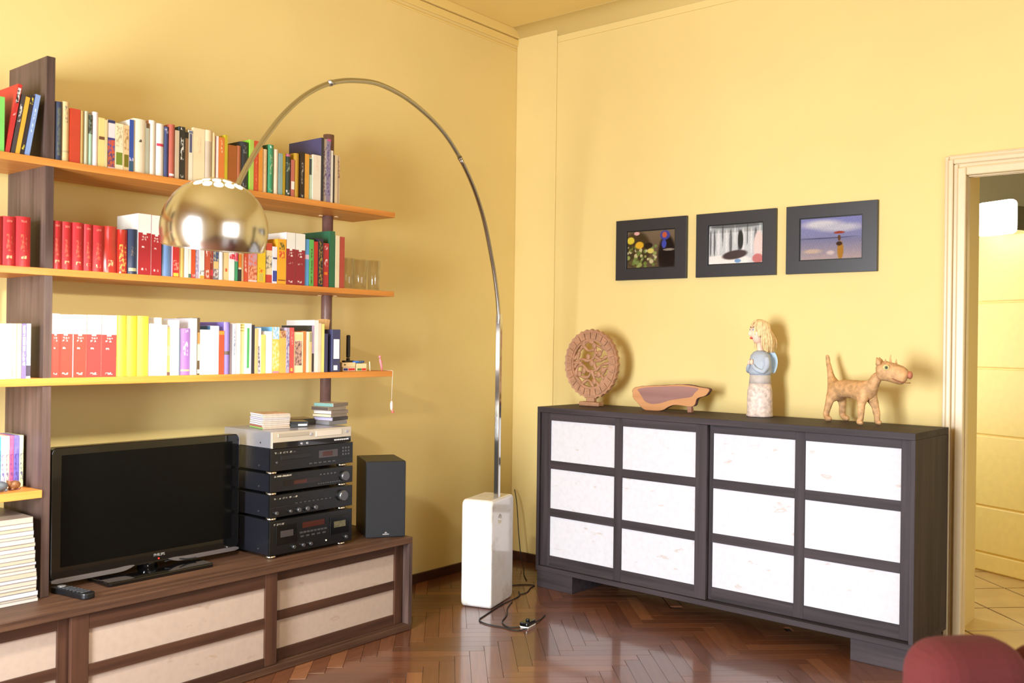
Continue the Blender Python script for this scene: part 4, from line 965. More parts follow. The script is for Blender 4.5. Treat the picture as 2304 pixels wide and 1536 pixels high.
def text_obj(body, size, mat, parent, loc, rot, nm='lettering'):
    cu = bpy.data.curves.new(nm, 'FONT')
    cu.body = body; cu.size = size; cu.extrude = 0.0004; cu.align_x = 'CENTER'; cu.align_y = 'CENTER'; cu.resolution_u = 2
    to = bpy.data.objects.new(nm, cu)
    COL.objects.link(to)
    dg = bpy.context.evaluated_depsgraph_get()
    me = bpy.data.meshes.new_from_object(to.evaluated_get(dg))
    bpy.data.objects.remove(to)
    me.name = nm
    me.materials.clear(); me.materials.append(mat)
    return link(nm, me, parent, loc, rot)
SILV = plain('silver_ink', (190, 188, 186), 0.3, 0.6, var=0)
text_obj('PHILIPS', 0.015, SILV, tv, (0.03, -0.0016, 0.064), (R_(90), 0, 0), 'logo')
MB().ball((0.028, -0.002, 0.049), (0.003, 0.0015, 0.003), 10, 6).build('standby_light', plain('red_led', (255, 30, 20), 0.3, var=0, emit=(255, 40, 30), es=2.5), tv)
MB().tube([(0.0, 0.035, 0.016), (0.0, 0.035, 0.06)], [0.04, 0.03], 24).build('neck', PIANO, tv)
bs = rrect(0.222, 0.085, 0.012, 4)
MB().prism(bs, lambda u, v, d: Vector((u - 0.01, v - 0.02, d)), 0.0005, 0.016).build('stand_base', PIANO, tv, bevel=0.004)
MB().tube([(0.06 + 0.03 * k, 0.01 - 0.016 * math.sin(k * 0.5), 0.03 + 0.006 * math.sin(k * 1.3)) for k in range(8)], 0.004, 8).build('cable', RUBBER, tv)

# remote control
rc = thing('remote_control', 'black remote control lying on the console beside the dark upright', 'remote', (-3.008, -0.43, ZT), R_(9))
MB().prism(rrect(0.026, 0.102, 0.02), lambda u, v, d: Vector((u, v, d)), 0.0005, 0.021).build('body', BLACKP, rc, bevel=0.004)
GREYB = plain('grey_button', (70, 72, 76), 0.5, var=0)
for r_ in range(6):
    for c_ in range(3):
        MB().box(-0.017 + c_ * 0.013, -0.008 + c_ * 0.013, -0.075 + r_ * 0.02, -0.066 + r_ * 0.02, 0.021, 0.0228).build('button', GREYB, rc)
MB().cyl((0, 0.062, 0.021), (0, 0.062, 0.0235), 0.014, 20).build('direction_ring', plain('silver_button', (150, 152, 156), 0.3, 0.5, var=0), rc)

# ------------------------------------------------------------------ hi-fi tower
SX0, SX1, SY0, SY1 = -2.212, -1.762, -0.497, -0.15
HIFI = plain('hifi_black_metal', (20, 21, 27), 0.32, var=0.04)
HFRONT = plain('hifi_front_black', (15, 15, 16), 0.22, var=0)
GOLD = plain('chromed_foot', (232, 228, 216), 0.16, 1.0, var=0)
KN = plain('knob_metal', (104, 104, 106), 0.25, 0.8, var=0)
AMB = plain('display_amber', (46, 24, 16), 0.15, var=0.2, emit=(150, 50, 20), es=0.10)
DIM = plain('display_grey', (62, 56, 56), 0.15, var=0)
INK = letters((15, 15, 16), (176, 168, 150))
def unit(name, label, z0, z1, feet=True, x0=SX0, x1=SX1, y0=SY0, y1=SY1, body=HIFI, front=HFRONT):
    w, d, h = x1 - x0, y1 - y0, z1 - z0
    u = thing(name, label, 'hi-fi unit', (x0, y0, z0), group='stacked hi-fi units beside the television')
    f = 0.012 if feet else 0.001
    MB().box(0.008, w - 0.008, 0.012, d, f, h).build('case', body, u, bevel=0.0015)
    MB().box(0.0, w, 0.0, 0.012, f + 0.001, h - 0.0005).build('front_panel', front, u, bevel=0.0015)
    if feet:
        for fx in (0.022, w - 0.05):
            for fy in (0.022, d - 0.04):
                MB().lathe([(0.017, 0.0003), (0.022, 0.003), (0.022, 0.0105), (0.018, 0.012)], (fx, fy, 0), 20).build('foot', GOLD, u)
    MB().cyl((0.0065, 0.09, f + 0.02), (0.008, 0.09, f + 0.02), 0.004, 10).build('screw', KN, u)
    return u
def fbox(u, nm, x0, x1, z0, z1, mat, t=0.002, bev=0.0):
    return MB().box(x0, x1, -t, 0.0, z0, z1).build(nm, mat, u, bevel=bev)
def knob(u, x, z, r, t=0.014):
    return MB().lathe([(r, 0), (r, t * 0.85), (r * 0.86, t)], (0, 0, 0), 24).build('knob', KN, u, (x, 0, z), (R_(90), 0, 0))
GRV = plain('panel_groove', (4, 4, 4), 0.8, var=0)
# tape deck
u = unit('cassette_deck', 'black twin cassette deck at the bottom of the hi-fi tower', ZT, 0.596)
for x in (0.03, 0.32):
    wdoor = fbox(u, 'cassette_door', x, x + 0.11, 0.055, 0.135, plain('smoked_door', (12, 12, 12), 0.12, var=0), 0.004, 0.0015)
    MB().box(x + 0.022, x + 0.088, -0.0052, -0.004, 0.085, 0.112).build('window', DIM if x < 0.1 else plain('tape_window', (90, 84, 62), 0.2, var=0.3, nscale=90), u)
fbox(u, 'display', 0.17, 0.29, 0.108, 0.132, AMB)
for k in range(8):
    fbox(u, 'button', 0.155 + k * 0.019, 0.17 + k * 0.019, 0.086, 0.094, KN, 0.003)
for k in range(5):
    fbox(u, 'button', 0.16 + k * 0.03, 0.176 + k * 0.03, 0.070, 0.077, KN, 0.003)
for x in (0.12, 0.17, 0.21, 0.41):
    knob(u, x, 0.036, 0.008)
MB().ball((0.30, -0.002, 0.036), 0.003, 8, 6).build('indicator', plain('white_led', (255, 240, 210), 0.3, var=0, emit=(255, 230, 180), es=2), u)
fbox(u, 'lettering', 0.02, 0.075, 0.137, 0.145, INK, 0.0006)
# amplifier
u = unit('amplifier', 'black amplifier with a row of small knobs above the cassette deck', 0.5965, 0.702)
knob(u, 0.388, 0.065, 0.024, 0.02)
for x, r_ in ((0.028, 0.008), (0.10, 0.007), (0.145, 0.010), (0.19, 0.010), (0.235, 0.010)):
    knob(u, x, 0.032, r_)
for k in range(9):
    fbox(u, 'button', 0.13 + k * 0.023, 0.14 + k * 0.023, 0.060, 0.064, KN, 0.003)
fbox(u, 'lettering', 0.02, 0.15, 0.087, 0.094, INK, 0.0006)
fbox(u, 'panel_line', 0.0, SX1 - SX0, 0.0535, 0.055, GRV, 0.0006)
# tuner
u = unit('tuner', 'slim black radio tuner, third unit up in the hi-fi tower', 0.7025, 0.790)
fbox(u, 'display', 0.07, 0.27, 0.034, 0.058, plain('display_frame', (26, 20, 16), 0.12, var=0), 0.002)
fbox(u, 'display', 0.12, 0.19, 0.038, 0.053, AMB, 0.0026)
for k in range(10):
    fbox(u, 'button', 0.25 + k * 0.013, 0.259 + k * 0.013, 0.024, 0.028, KN, 0.003)
for k in range(5):
    fbox(u, 'button', 0.26 + k * 0.02, 0.27 + k * 0.02, 0.062, 0.068, KN, 0.003)
knob(u, 0.40, 0.045, 0.022, 0.016)
fbox(u, 'lettering', 0.02, 0.11, 0.075, 0.082, INK, 0.0006)
# cd player
u = unit('cd_player', 'black compact disc player directly under the silver recorder', 0.7905, 0.8975)
fbox(u, 'disc_tray', 0.05, 0.21, 0.058, 0.076, plain('tray_black', (22, 22, 23), 0.2, var=0), 0.003, 0.001)
fbox(u, 'display', 0.255, 0.36, 0.05, 0.082, DIM, 0.002)
fbox(u, 'display', 0.275, 0.33, 0.056, 0.076, AMB, 0.0026)
for r_ in range(3):
    for k in range(3):
        fbox(u, 'button', 0.385 + k * 0.016, 0.395 + k * 0.016, 0.052 + r_ * 0.014, 0.060 + r_ * 0.014, KN, 0.003)
for k in range(6):
    fbox(u, 'button', 0.2 + k * 0.026, 0.216 + k * 0.026, 0.028, 0.033, KN, 0.003)
fbox(u, 'lettering', 0.02, 0.13, 0.086, 0.093, INK, 0.0006)
fbox(u, 'panel_line', 0.0, SX1 - SX0, 0.040, 0.0415, GRV, 0.0006)
MB().cyl((0.03, 0, 0.05), (0.03, -0.004, 0.05), 0.005, 12).build('button', KN, u)
# silver dvd / video recorder
SIL = plain('brushed_silver', (186, 186, 196), 0.3, 0.75, var=0.03)
SILF = plain('champagne_silver_front', (206, 196, 180), 0.28, 0.55, var=0)
u = unit('video_recorder', 'silver video recorder with mirrored lower front, topmost of the hi-fi tower', 0.898, 0.969, False, -2.208, -1.776, -0.5, -0.145, SIL, SILF)
w = 0.432
fbox(u, 'mirror_strip', 0.004, w - 0.004, 0.003, 0.027, plain('mirrored_black', (36, 34, 34), 0.05, 0.3, var=0, coat=1.0), 0.003, 0.001)
fbox(u, 'disc_tray', 0.03, 0.19, 0.048, 0.063, plain('tray_silver', (190, 180, 164), 0.3, 0.6, var=0), 0.0025, 0.0008)
fbox(u, 'tape_flap', 0.23, 0.375, 0.038, 0.062, plain('flap_silver', (214, 204, 190), 0.35, 0.4, var=0), 0.0025, 0.0008)
for x in (0.205, 0.405):
    MB().cyl((x, 0, 0.05), (x, -0.004, 0.05), 0.006, 14).build('button', SIL, u)
for k in range(8):
    MB().cyl((0.335 + k * 0.0105, -0.002, 0.016), (0.335 + k * 0.0105, -0.006, 0.016), 0.0036, 10).build('button', plain('bright_button', (236, 234, 230), 0.2, 0.5, var=0), u)
for x in (0.15, 0.18):
    MB().cyl((x, -0.002, 0.014), (x, -0.007, 0.014), 0.005, 12).build('socket', SIL, u)

# loudspeaker
sp = thing('loudspeaker', 'black bookshelf loudspeaker at the right end of the console', 'speaker', (-1.657, -0.476, ZT), math.atan2(-0.52, 0.854))
SPB = plain('speaker_vinyl', (17, 17, 19), 0.45, var=0.05, nscale=60)
MB().box(0, 0.186, 0.014, 0.265, 0.0003, 0.356).build('cabinet', SPB, sp, bevel=0.003)
MB().box(0.0, 0.186, 0.0, 0.0138, 0.001, 0.355).build('grille', plain('speaker_grille_cloth', (18, 19, 24), 0.85, var=0.25, nscale=900), sp, bevel=0.005, seg=3)
gr = MB().prism([(0.078, 0.014), (0.108, 0.014), (0.108, 0.018), (0.078, 0.018)], lambda a, b, d: Vector((a, d, b)), -0.0012, 0.0).prism([(0.086, 0.021), (0.1, 0.021), (0.093, 0.028)], lambda a, b, d: Vector((a, d, b)), -0.0012, 0.0)
gr.build('logo', SILV, sp)
# second, mostly hidden speaker or cabling: coiled cable beside the tower
cb = MB().tube([(-1.735 + 0.028 * math.cos(a), -0.40, ZT + 0.034 + 0.03 * math.sin(a)) for a in [k * 0.4 for k in range(17)]], 0.0022, 8).build('speaker_cable', RUBBER)
tag(cb, 'loop of thin black cable between the hi-fi tower and the loudspeaker', 'cable')

# ------------------------------------------------------------------ discs and tapes on the recorder
ZD = 0.9695
def case(cx, cy, z, rot, w, d, h, spine, front, top, label, name='cd_case', group=None, clear=True):
    t = thing(name, label, 'cd case' if name == 'cd_case' else 'tape', (cx, cy, z), R_(rot), group)
    MB().box(-w / 2, w / 2, -d / 2, d / 2, 0.0002, h - 0.0006).build('case', plain('case_%d_%d_%d' % front, front, 0.18, k=0.62, var=0.08, nscale=120, coat=0.3), t, bevel=0.0008)
    MB().box(-w / 2 - 0.0004, -w / 2, -d / 2 + 0.003, d / 2 - 0.003, 0.0012, h - 0.0016).build('spine_label', letters(spine, mixc(spine, (90, 90, 120), 0.7)) if False else plain('spine_%d_%d_%d' % spine, spine, 0.4, k=0.62, var=0.04), t)
    MB().box(-w / 2 + 0.004, w / 2 - 0.004, -d / 2 + 0.003, d / 2 - 0.003, h - 0.0006, h - 0.0002).build('cover_card', plain('card_%d_%d_%d' % top, top, 0.25, var=0.3, nscale=40), t)
    return t
ords = ['bottom', 'second from the bottom', 'third from the bottom', 'fourth from the bottom', 'fifth from the bottom', 'sixth from the bottom', 'seventh from the bottom', 'top']
sc1 = [((150, 200, 90), (210, 190, 170)), ((176, 92, 70), (206, 186, 166)), ((236, 234, 246), (206, 190, 180)), ((240, 238, 250), (200, 184, 168)), ((236, 236, 250), (206, 192, 184)), ((205, 205, 240), (200, 190, 186)), ((246, 244, 250), (212, 192, 172)), ((244, 244, 252), (196, 180, 166))]
e1 = Vector((math.cos(R_(-13)), math.sin(R_(-13))))
for k, (s_, f_) in enumerate(sc1):
    cx, cy = -2.160 + 0.0625 * e1.x - 0.0625 * -0.225, -0.364 + 0.0625 * e1.y + 0.0625 * e1.x
    case(cx + RR.uniform(-.002, .002), cy + RR.uniform(-.002, .002), ZD + k * 0.0082, -13 + RR.uniform(-1.2, 1.2), 0.126, 0.140, 0.0081, s_, f_, (196, 150, 110) if k == 7 else (200, 190, 180), '%s disc case of the left, paler pile on the silver recorder' % ords[k], group='left pile of disc cases')
sc2 = [((150, 150, 156), (140, 136, 134), 0.018), ((206, 200, 236), (64, 50, 34), 0.017), ((240, 226, 190), (150, 134, 110), 0.0135), ((246, 236, 232), (150, 132, 112), 0.017), ((96, 84, 78), (156, 140, 118), 0.0165), ((130, 176, 170), (150, 136, 120), 0.0165)]
z = ZD
ords2 = ['transparent bottom', 'lilac-spined second', 'cream-spined third', 'white-spined fourth', 'dark brown fifth', 'teal-spined top']
for k, (s_, f_, hh) in enumerate(sc2):
    case(-1.768 + (0.006 if k % 2 else -0.004) + (-0.007 if k == 4 else 0), -0.345 + (0.004 if k % 2 else 0), z, 8 + (k * 7) % 9 - 4, 0.112, 0.112, hh, s_, f_, (170, 156, 136), '%s case of the right-hand pile on the silver recorder' % ords2[k], group='right pile of disc cases')
    z += hh + 0.0001
case(-1.955, -0.33, ZD, -24, 0.08, 0.13, 0.026, (20, 18, 16), (22, 20, 18), (120, 100, 60), 'black tape box with a white label, between the two disc piles', 'tape_box')
MB().box(-0.005, 0.035, -0.0656, -0.065, 0.006, 0.014).build('label', WHITE, bpy.data.objects['tape_box'])
case(-1.875, -0.255, ZD, -15, 0.10, 0.12, 0.028, (24, 22, 20), (28, 24, 20), (130, 104, 64), 'black and gold tape box lying behind the white-labelled one', 'tape_box')

# ------------------------------------------------------------------ left compartments: discs, figurines, magazine pile
dv = [((250, 200, 226), 'pink'), ((246, 236, 246), 'whitish'), ((206, 196, 226), 'pale lilac'), ((70, 150, 160), 'teal'), ((226, 220, 240), 'silvery white'), ((236, 214, 180), 'cream'), ((200, 90, 130), 'raspberry'), ((110, 100, 180), 'violet blue'), ((206, 220, 170), 'pale green')]
x = -3.118
for k, (c, nm) in enumerate(reversed(dv)):
    w_ = 0.0145 if k != 1 else 0.019
    t = thing('dvd_case', '%s upright disc case on the short shelf left of the upright' % nm, 'disc case', (x - w_ / 2, -0.28, 0.8193), 0, 'upright disc cases on the short shelf')
    MB().box(-w_ / 2 + .0004, w_ / 2 - .0004, 0, 0.13, 0.0, 0.185).build('case', plain('dvd_%d_%d_%d' % c, c, 0.3, var=0.25, nscale=60), t, bevel=0.0012)
    MB().box(-w_ / 2 + .002, w_ / 2 - .002, -0.0004, 0.0, 0.02, 0.12).build('title', letters(c, mixc(c, (60, 40, 110), 0.7)), t)
    x -= w_
for (cx, cy, c, lb, sc_) in ((-3.222, -0.345, (84, 92, 100), 'small grey stone animal figurine at the picture edge on the short shelf', 1.0), (-3.17, -0.33, (120, 78, 44), 'small brown animal figurine in front of the upright disc cases', 0.9)):
    t = thing('figurine', lb, 'figurine', (cx, cy, 0.8195), 0.3)
    cm = plain('fig_%d' % c[0], c, 0.5, var=0.3, nscale=80)
    MB().ball((0, 0, 0.019 * sc_), (0.026 * sc_, 0.016 * sc_, 0.0175 * sc_), 16, 10).build('body', cm, t)
    MB().ball((-0.024 * sc_, 0, 0.026 * sc_), (0.012 * sc_, 0.010 * sc_, 0.011 * sc_), 12, 8).ball((-0.026 * sc_, 0.006, 0.036 * sc_), 0.004 * sc_, 8, 6).ball((-0.026 * sc_, -0.006, 0.036 * sc_), 0.004 * sc_, 8, 6).build('head', cm, t)
    for sx in (-1, 1):
        for sy in (-1, 1):
            MB().ball((sx * 0.015 * sc_, sy * 0.009 * sc_, 0.0055), (0.006, 0.005, 0.0052), 8, 6).build('leg', cm, t)
NTH = ['', 'second', 'third', 'fourth', 'fifth', 'sixth', 'seventh', 'eighth', 'ninth', 'tenth', 'eleventh', 'twelfth', 'thirteenth', 'fourteenth', 'fifteenth', 'sixteenth', 'seventeenth', 'eighteenth', 'nineteenth', 'twentieth', 'twenty-first', '']
z = ZT + 0.0003
hts = [0.013, 0.009, 0.016, 0.012, 0.010, 0.015, 0.012, 0.017, 0.011, 0.014, 0.010, 0.013, 0.016, 0.011, 0.014, 0.012, 0.017, 0.011, 0.015, 0.012, 0.016, 0.020]
for k, hh in enumerate(hts):
    nx = 0.016 * k / len(hts) + RR.uniform(-0.003, 0.003)
    lb = 'lowest white magazine of the pile on the console' if k == 0 else ('topmost white magazine of the pile under the short shelf' if k == len(hts) - 1 else '%s magazine from the bottom of the white pile left of the dark upright' % NTH[k])
    t = thing('magazine', lb, 'magazine', (-3.127 - nx - 0.105, -0.42 + 0.14 + RR.uniform(-0.003, 0.003), z), 0, 'magazines piled on the console')
    cw = [(176, 168, 160), (172, 160, 144), (182, 178, 178), (168, 156, 134)][k % 4]
    MB().box(-0.105, 0.105, -0.14, 0.14, 0.0009, hh - 0.0009).build('pages', plain('mag_pages_%d' % (k % 4), cw, 0.7, var=0.06, nscale=300), t)
    cc = [(90, 84, 92), (120, 108, 100), (74, 70, 84), (130, 124, 122), (110, 84, 76)][k % 5]
    cm = plain('mag_cover_%d' % (k % 5), cc, 0.35, var=0.1)
    MB().box(-0.1055, 0.1055, -0.1405, 0.1405, 0.0, 0.0009).build('cover', cm, t)
    MB().box(-0.1055, 0.1055, -0.1405, 0.1405, hh - 0.0009, hh - 0.0001).build('cover', cm, t)
    z += hh

# ------------------------------------------------------------------ small things at the right end of the shelves
gm, nt, b = new_mat('clear_glass')
nt.nodes.remove(b)
g1 = N(nt, 'ShaderNodeBsdfGlossy'); g1.inputs['Roughness'].default_value = 0.03
g2 = N(nt, 'ShaderNodeBsdfTransparent'); g2.inputs['Color'].default_value = (0.97, 0.98, 0.97, 1)
g3 = N(nt, 'ShaderNodeFresnel'); g3.inputs['IOR'].default_value = 1.5
g4 = N(nt, 'ShaderNodeMixShader')
g5 = N(nt, 'ShaderNodeLayerWeight'); g5.inputs['Blend'].default_value = 0.25
g6 = N(nt, 'ShaderNodeMath', operation='MULTIPLY_ADD'); nt.links.new(g5.outputs['Facing'], g6.inputs[0]); g6.inputs[1].default_value = 0.5; g6.inputs[2].default_value = 0.05
nt.links.new(g6.outputs[0], g4.inputs[0]); nt.links.new(g2.outputs[0], g4.inputs[1]); nt.links.new(g1.outputs[0], g4.inputs[2])
nt.links.new(g4.outputs[0], nt.nodes['Material Output'].inputs[0])
for cx, cy, r0, lb in ((-1.674, -0.345, 0.031, 'clear tall tumbler touching the faded brick book'), (-1.585, -0.33, 0.036, 'clear tall tumbler in the middle of the three on the middle shelf'), (-1.515, -0.35, 0.033, 'clear tall tumbler, rightmost on the middle shelf')):
    g_ = MB().lathe([(0.0, 0.0), (r0 * 0.8, 0.0), (r0 * 0.84, 0.002), (r0, 0.146), (r0 - 0.0016, 0.1465), (r0 * 0.84 - 0.0016, 0.008), (0.0, 0.007)], (0, 0, 0), 40).build('drinking_glass', gm, None, (cx, cy, 1.5985))
    tag(g_, lb, 'glass', 'tumblers on the middle shelf')
ZL = 1.2115
vh = thing('video_cassette', 'upright dark blue video cassette with a long white spine label', 'cassette', (-1.775, -0.388, ZL))
MB().box(-0.025, 0.025, 0, 0.105, 0.0, 0.195).build('case', plain('navy_case', (60, 62, 96), 0.3, var=0), vh, bevel=0.002)
MB().box(-0.015, 0.018, -0.0008, 0, 0.06, 0.15).build('label', WHITE, vh)
MB().box(-0.014, 0.008, -0.0008, 0, 0.008, 0.03).build('label', WHITE, vh)
MB().cyl((0.012, -0.001, 0.045), (0.012, 0.0, 0.045), 0.006, 12).build('emblem', GREYB, vh)
M_ = Matrix.Translation((0, 0, 0.0)) @ Matrix.Rotation(R_(9), 4, 'Y')
wb_ = MB().box(-0.012, 0.012, 0.0, 0.06, 0.0, 0.245, M_).build('wooden_block', wood('pale_block_wood', (206, 160, 100), (228, 186, 128), 2), None, (-1.768, -0.275, ZL + 0.002), bevel=0.002)
tag(wb_, 'pale wooden board leaning behind the dark blue video cassette', 'board')
br = thing('brush', 'narrow black upright-handled brush behind the small boxes at the lower shelf end', 'brush', (-1.648, -0.325, ZL + 0.042))
MB().prism(rrect(0.0068, 0.054, 0.006, 4), lambda a, b_2, d: Vector((a, d, b_2 + 0.075)), -0.008, 0.008).build('handle', plain('black_handle', (18, 16, 14), 0.5, var=0.2, nscale=200), br, bevel=0.002)
MB().prism(rrect(0.03, 0.014, 0.006, 4), lambda a, b_2, d: Vector((a, b_2, d)), 0.0002, 0.008).build('foot', BLACKP, br, bevel=0.002)
MB().box(-0.0055, 0.0055, -0.007, 0.007, 0.008, 0.02).build('neck', BLACKP, br)
def small_box(nm, lb, x0, x1, y0, y1, z0, z1, c, bands):
    t = thing(nm, lb, 'box', ((x0 + x1) / 2, y0, z0))
    w_ = (x1 - x0) / 2
    MB().box(-w_, w_, 0, y1 - y0, 0, z1 - z0).build('carton', plain('carton_%d_%d_%d' % c, c, 0.6, var=0.08), t, bevel=0.001)
    for a, b_2, c_, d_, col in bands:
        MB().box(-w_ + a, -w_ + b_2, -0.0006, 0, c_, d_).build('print', plain('print_%d_%d_%d' % col, col, 0.5, var=0.3, nscale=150), t)
    return t
small_box('carton', 'beige box with dark logo on a striped one, under the black brush', -1.715, -1.632, -0.36, -0.24, ZL + 0.020, ZL + 0.0415, (226, 200, 150), [(0.012, 0.022, 0.008, 0.014, (60, 50, 40))])
small_box('carton', 'flat box with red and blue edge below the beige one', -1.708, -1.63, -0.358, -0.25, ZL, ZL + 0.0195, (214, 196, 170), [(0.004, 0.03, 0.004, 0.014, (50, 60, 130)), (0.034, 0.074, 0.004, 0.014, (200, 50, 50))])
small_box('carton', 'small cream box with green and red edge beside the beige one', -1.624, -1.562, -0.36, -0.26, ZL, ZL + 0.036, (228, 206, 160), [(0.004, 0.03, 0.003, 0.013, (80, 130, 70)), (0.032, 0.058, 0.003, 0.013, (206, 50, 40))])
lt = thing('lighter', 'bright blue lighter lying on top of the small boxes', 'lighter', (-1.588, -0.33, ZL + 0.0365), R_(12))
MB().tube([(-0.045, 0, 0.006), (0.03, 0, 0.006)], [0.005, 0.0068], 12).build('body', plain('blue_plastic', (60, 130, 236), 0.2, var=0), lt)
MB().cyl((0.03, 0, 0.006), (0.042, 0, 0.007), 0.0055, 12).build('cap', plain('blue_cap', (50, 110, 210), 0.25, 0.2, var=0), lt)
st = MB().tube([(0, 0, 0), (-0.004, 0, 0.045)], 0.0025, 8).build('candle', plain('cream_wax', (244, 226, 190), 0.5, var=0), None, (-1.535, -0.355, ZL))
tag(st, 'thin cream candle stub standing right of the small boxes', 'candle')
pk = thing('figurine', 'tiny pink doll figurine near the end of the lower shelf', 'figurine', (-1.468, -0.36, ZL))
PK = plain('pink_doll', (238, 130, 140), 0.5, var=0.1)
MB().tube([(0.006, 0, 0.0), (0.003, 0, 0.02), (-0.006, 0, 0.05), (-0.008, 0, 0.062)], [0.004, 0.005, 0.006, 0.003], 12).build('body', PK, pk)
MB().ball((-0.009, 0, 0.068), 0.0065, 12, 8).build('head', PK, pk)
MB().tube([(-0.012, 0, 0.05), (0.004, -0.006, 0.045)], 0.0022, 8).build('arm', PK, pk)
on = thing('hanging_ornament', 'pink and white fish ornament hanging by a thread from the lower shelf', 'ornament', (-1.434, -0.405, 1.19))
WT = plain('white_thread', (240, 226, 214), 0.6, var=0)
MB().tube([(0, 0.06, 0.0225), (0, 0.006, 0.0225), (0, -0.002, 0.02), (-0.002, 0, -0.05), (-0.004, 0, -0.122)], 0.0009, 6).build('thread', WT, on)
MB().ball((-0.003, 0, -0.148), (0.009, 0.004, 0.024), 14, 10).build('fish_body', plain('fish_white', (244, 220, 214), 0.35, var=0.15, nscale=70), on)
MB().tube([(-0.0, 0, -0.166), (0.006, 0, -0.182)], [0.003, 0.008], 8).build('tail', plain('fish_pink', (232, 120, 110), 0.4, var=0), on)

# ------------------------------------------------------------------ arc lamp
AX = math.atan2(-0.634, -2.114)
fr = Vector((-0.988, -0.672)); la = Vector((0.958, 0.287)); lb_ = Vector((-0.287, 0.958))
ctr = fr + la * 0.148 + lb_ * 0.085
lamp = thing('arc_floor_lamp', 'tall chrome arc lamp on a white marble block', 'floor lamp', (ctr.x, ctr.y, 0), math.atan2(0.287, 0.958))
MBm = MB()
ch = 0.024
out = [(-0.148 + 0.02, -0.085), (0.148 - 0.02, -0.085), (0.148, -0.085 + 0.02), (0.148, 0.085 - 0.02), (0.148 - 0.02, 0.085), (-0.148 + 0.02, 0.085), (-0.148, 0.085 - 0.02), (-0.148, -0.085 + 0.02)]
# block outline seen from its long side: rounded corners, extruded through its depth, with a round hole
def blk():
    W_, H_, rr = 0.148, 0.275, 0.03
    mb = MB().prism(rrect(W_, H_, rr, 6), lambda a, b_2, d: Vector((a, d, b_2 + 0.275)), -0.085, 0.085)
    o1 = mb.build('marble_base', MARBLE, None, bevel=0.014, seg=3)
    o2 = MB().cyl((-0.043, -0.2, 0.445), (-0.043, 0.2, 0.445), 0.026, 40).build('cutter', None)
    bo = o1.modifiers.new('hole', 'BOOLEAN'); bo.object = o2; bo.operation = 'DIFFERENCE'; bo.solver = 'EXACT'
    bpy.context.view_layer.update()
    dg = bpy.context.evaluated_depsgraph_get()
    me = bpy.data.meshes.new_from_object(o1.evaluated_get(dg))
    for q in (o1, o2):
        bpy.data.objects.remove(q)
    me.name = 'marble_base'
    return me
mbase = link('marble_base', blk(), lamp, (0, 0, 0.0005))
# stem and arc in lamp-local axes: local x points away from the shade
def L(s_, zz, off=0.0):
    P = Vector((-0.86, -0.597, 0)) + Vector((math.cos(AX), math.sin(AX), 0)) * s_
    d = P - Vector((ctr.x, ctr.y, 0))
    ca, sa = math.cos(-lamp.rotation_euler.z), math.sin(-lamp.rotation_euler.z)
    return Vector((d.x * ca - d.y * sa, d.x * sa + d.y * ca, zz))
s0 = 0.0
a_, b_3 = L(0.0, 0.50), L(0.02, 1.504)
MB().box(-0.0135, 0.0135, -0.0135, 0.0135, 0.0, 1.004).build('lower_stem', CHROME, lamp, a_, bevel=0.003)
arcp = [(0.0, 1.40), (0.008, 1.50), (0.034, 1.61), (0.096, 1.766), (0.23, 1.999), (0.417, 2.177), (0.659, 2.309), (0.957, 2.376), (1.218, 2.386), (1.418, 2.353), (1.587, 2.3), (1.736, 2.222), (1.863, 2.126), (1.958, 2.031), (2.026, 1.952), (2.08, 1.878), (2.12, 1.815)]
def cr(pts, n=6):
    o_ = []
    for i in range(len(pts) - 1):
        p0, p1, p2, p3 = pts[max(i - 1, 0)], pts[i], pts[i + 1], pts[min(i + 2, len(pts) - 1)]
        for k in range(n):
            t = k / n
            o_.append(tuple(0.5 * (2 * p1[j] + (p2[j] - p0[j]) * t + (2 * p0[j] - 5 * p1[j] + 4 * p2[j] - p3[j]) * t * t + (3 * p1[j] - p0[j] - 3 * p2[j] + p3[j]) * t ** 3) for j in range(len(p1))))
    o_.append(tuple(pts[-1]))
    return o_
pp = [L(a, b_2) for a, b_2 in cr(arcp, 6)]
STEEL = plain('satin_steel_arc', (176, 172, 164), 0.25, 1.0, var=0)
c1, c2 = 6 * 5 + 2, 6 * 10
MB().tube(pp[:c1 + 1], 0.0105, 14).build('arc_section', STEEL, lamp)
MB().tube(pp[c1:c2 + 1], 0.0098, 14).build('arc_section', STEEL, lamp)
MB().tube(pp[c2:], 0.0090, 14).build('arc_section', STEEL, lamp)
for c_ in (c1, c2):
    d = (pp[c_ + 1] - pp[c_]).normalized()
    MB().cyl(pp[c_] - d * 0.006, pp[c_] + d * 0.006, 0.0118, 14).build('joint', STEEL, lamp)
# shade: bottomless ball with a perforated cap
sh_c = L(2.207, 1.690)
RS = 0.160
zr = -0.052
def sph(th0, th1, n, R=RS, seg=72):
    return [(R * math.sin(th0 + (th1 - th0) * k / n), R * math.cos(th0 + (th1 - th0) * k / n)) for k in range(n + 1)]
tr = math.acos(zr / RS)
SHC = plain('shade_chrome', (206, 203, 198), 0.19, 1.0, var=0)
sh = MB()
prof = sph(R_(34.8), tr, 28)
profi = [(r_ - 0.0015 if r_ > 0.002 else r_, z_) for r_, z_ in [(q[0], q[1]) for q in reversed(sph(R_(33), tr, 28, RS - 0.0012))]]
sh.lathe(prof, (0, 0, 0), 96, closed=False)
toc = Vector((CAM.x, CAM.y, 0)) - Vector((-2.974, -1.231, 0)); toc.normalize()
axw = Vector((0, 0, 1)).cross(toc)
TILT = Matrix.Rotation(-lamp.rotation_euler.z, 3, 'Z') @ Matrix.Rotation(R_(9), 3, axw) @ Matrix.Rotation(R_(3), 3, -toc) @ Matrix.Rotation(lamp.rotation_euler.z, 3, 'Z')
TE = tuple(TILT.to_euler())
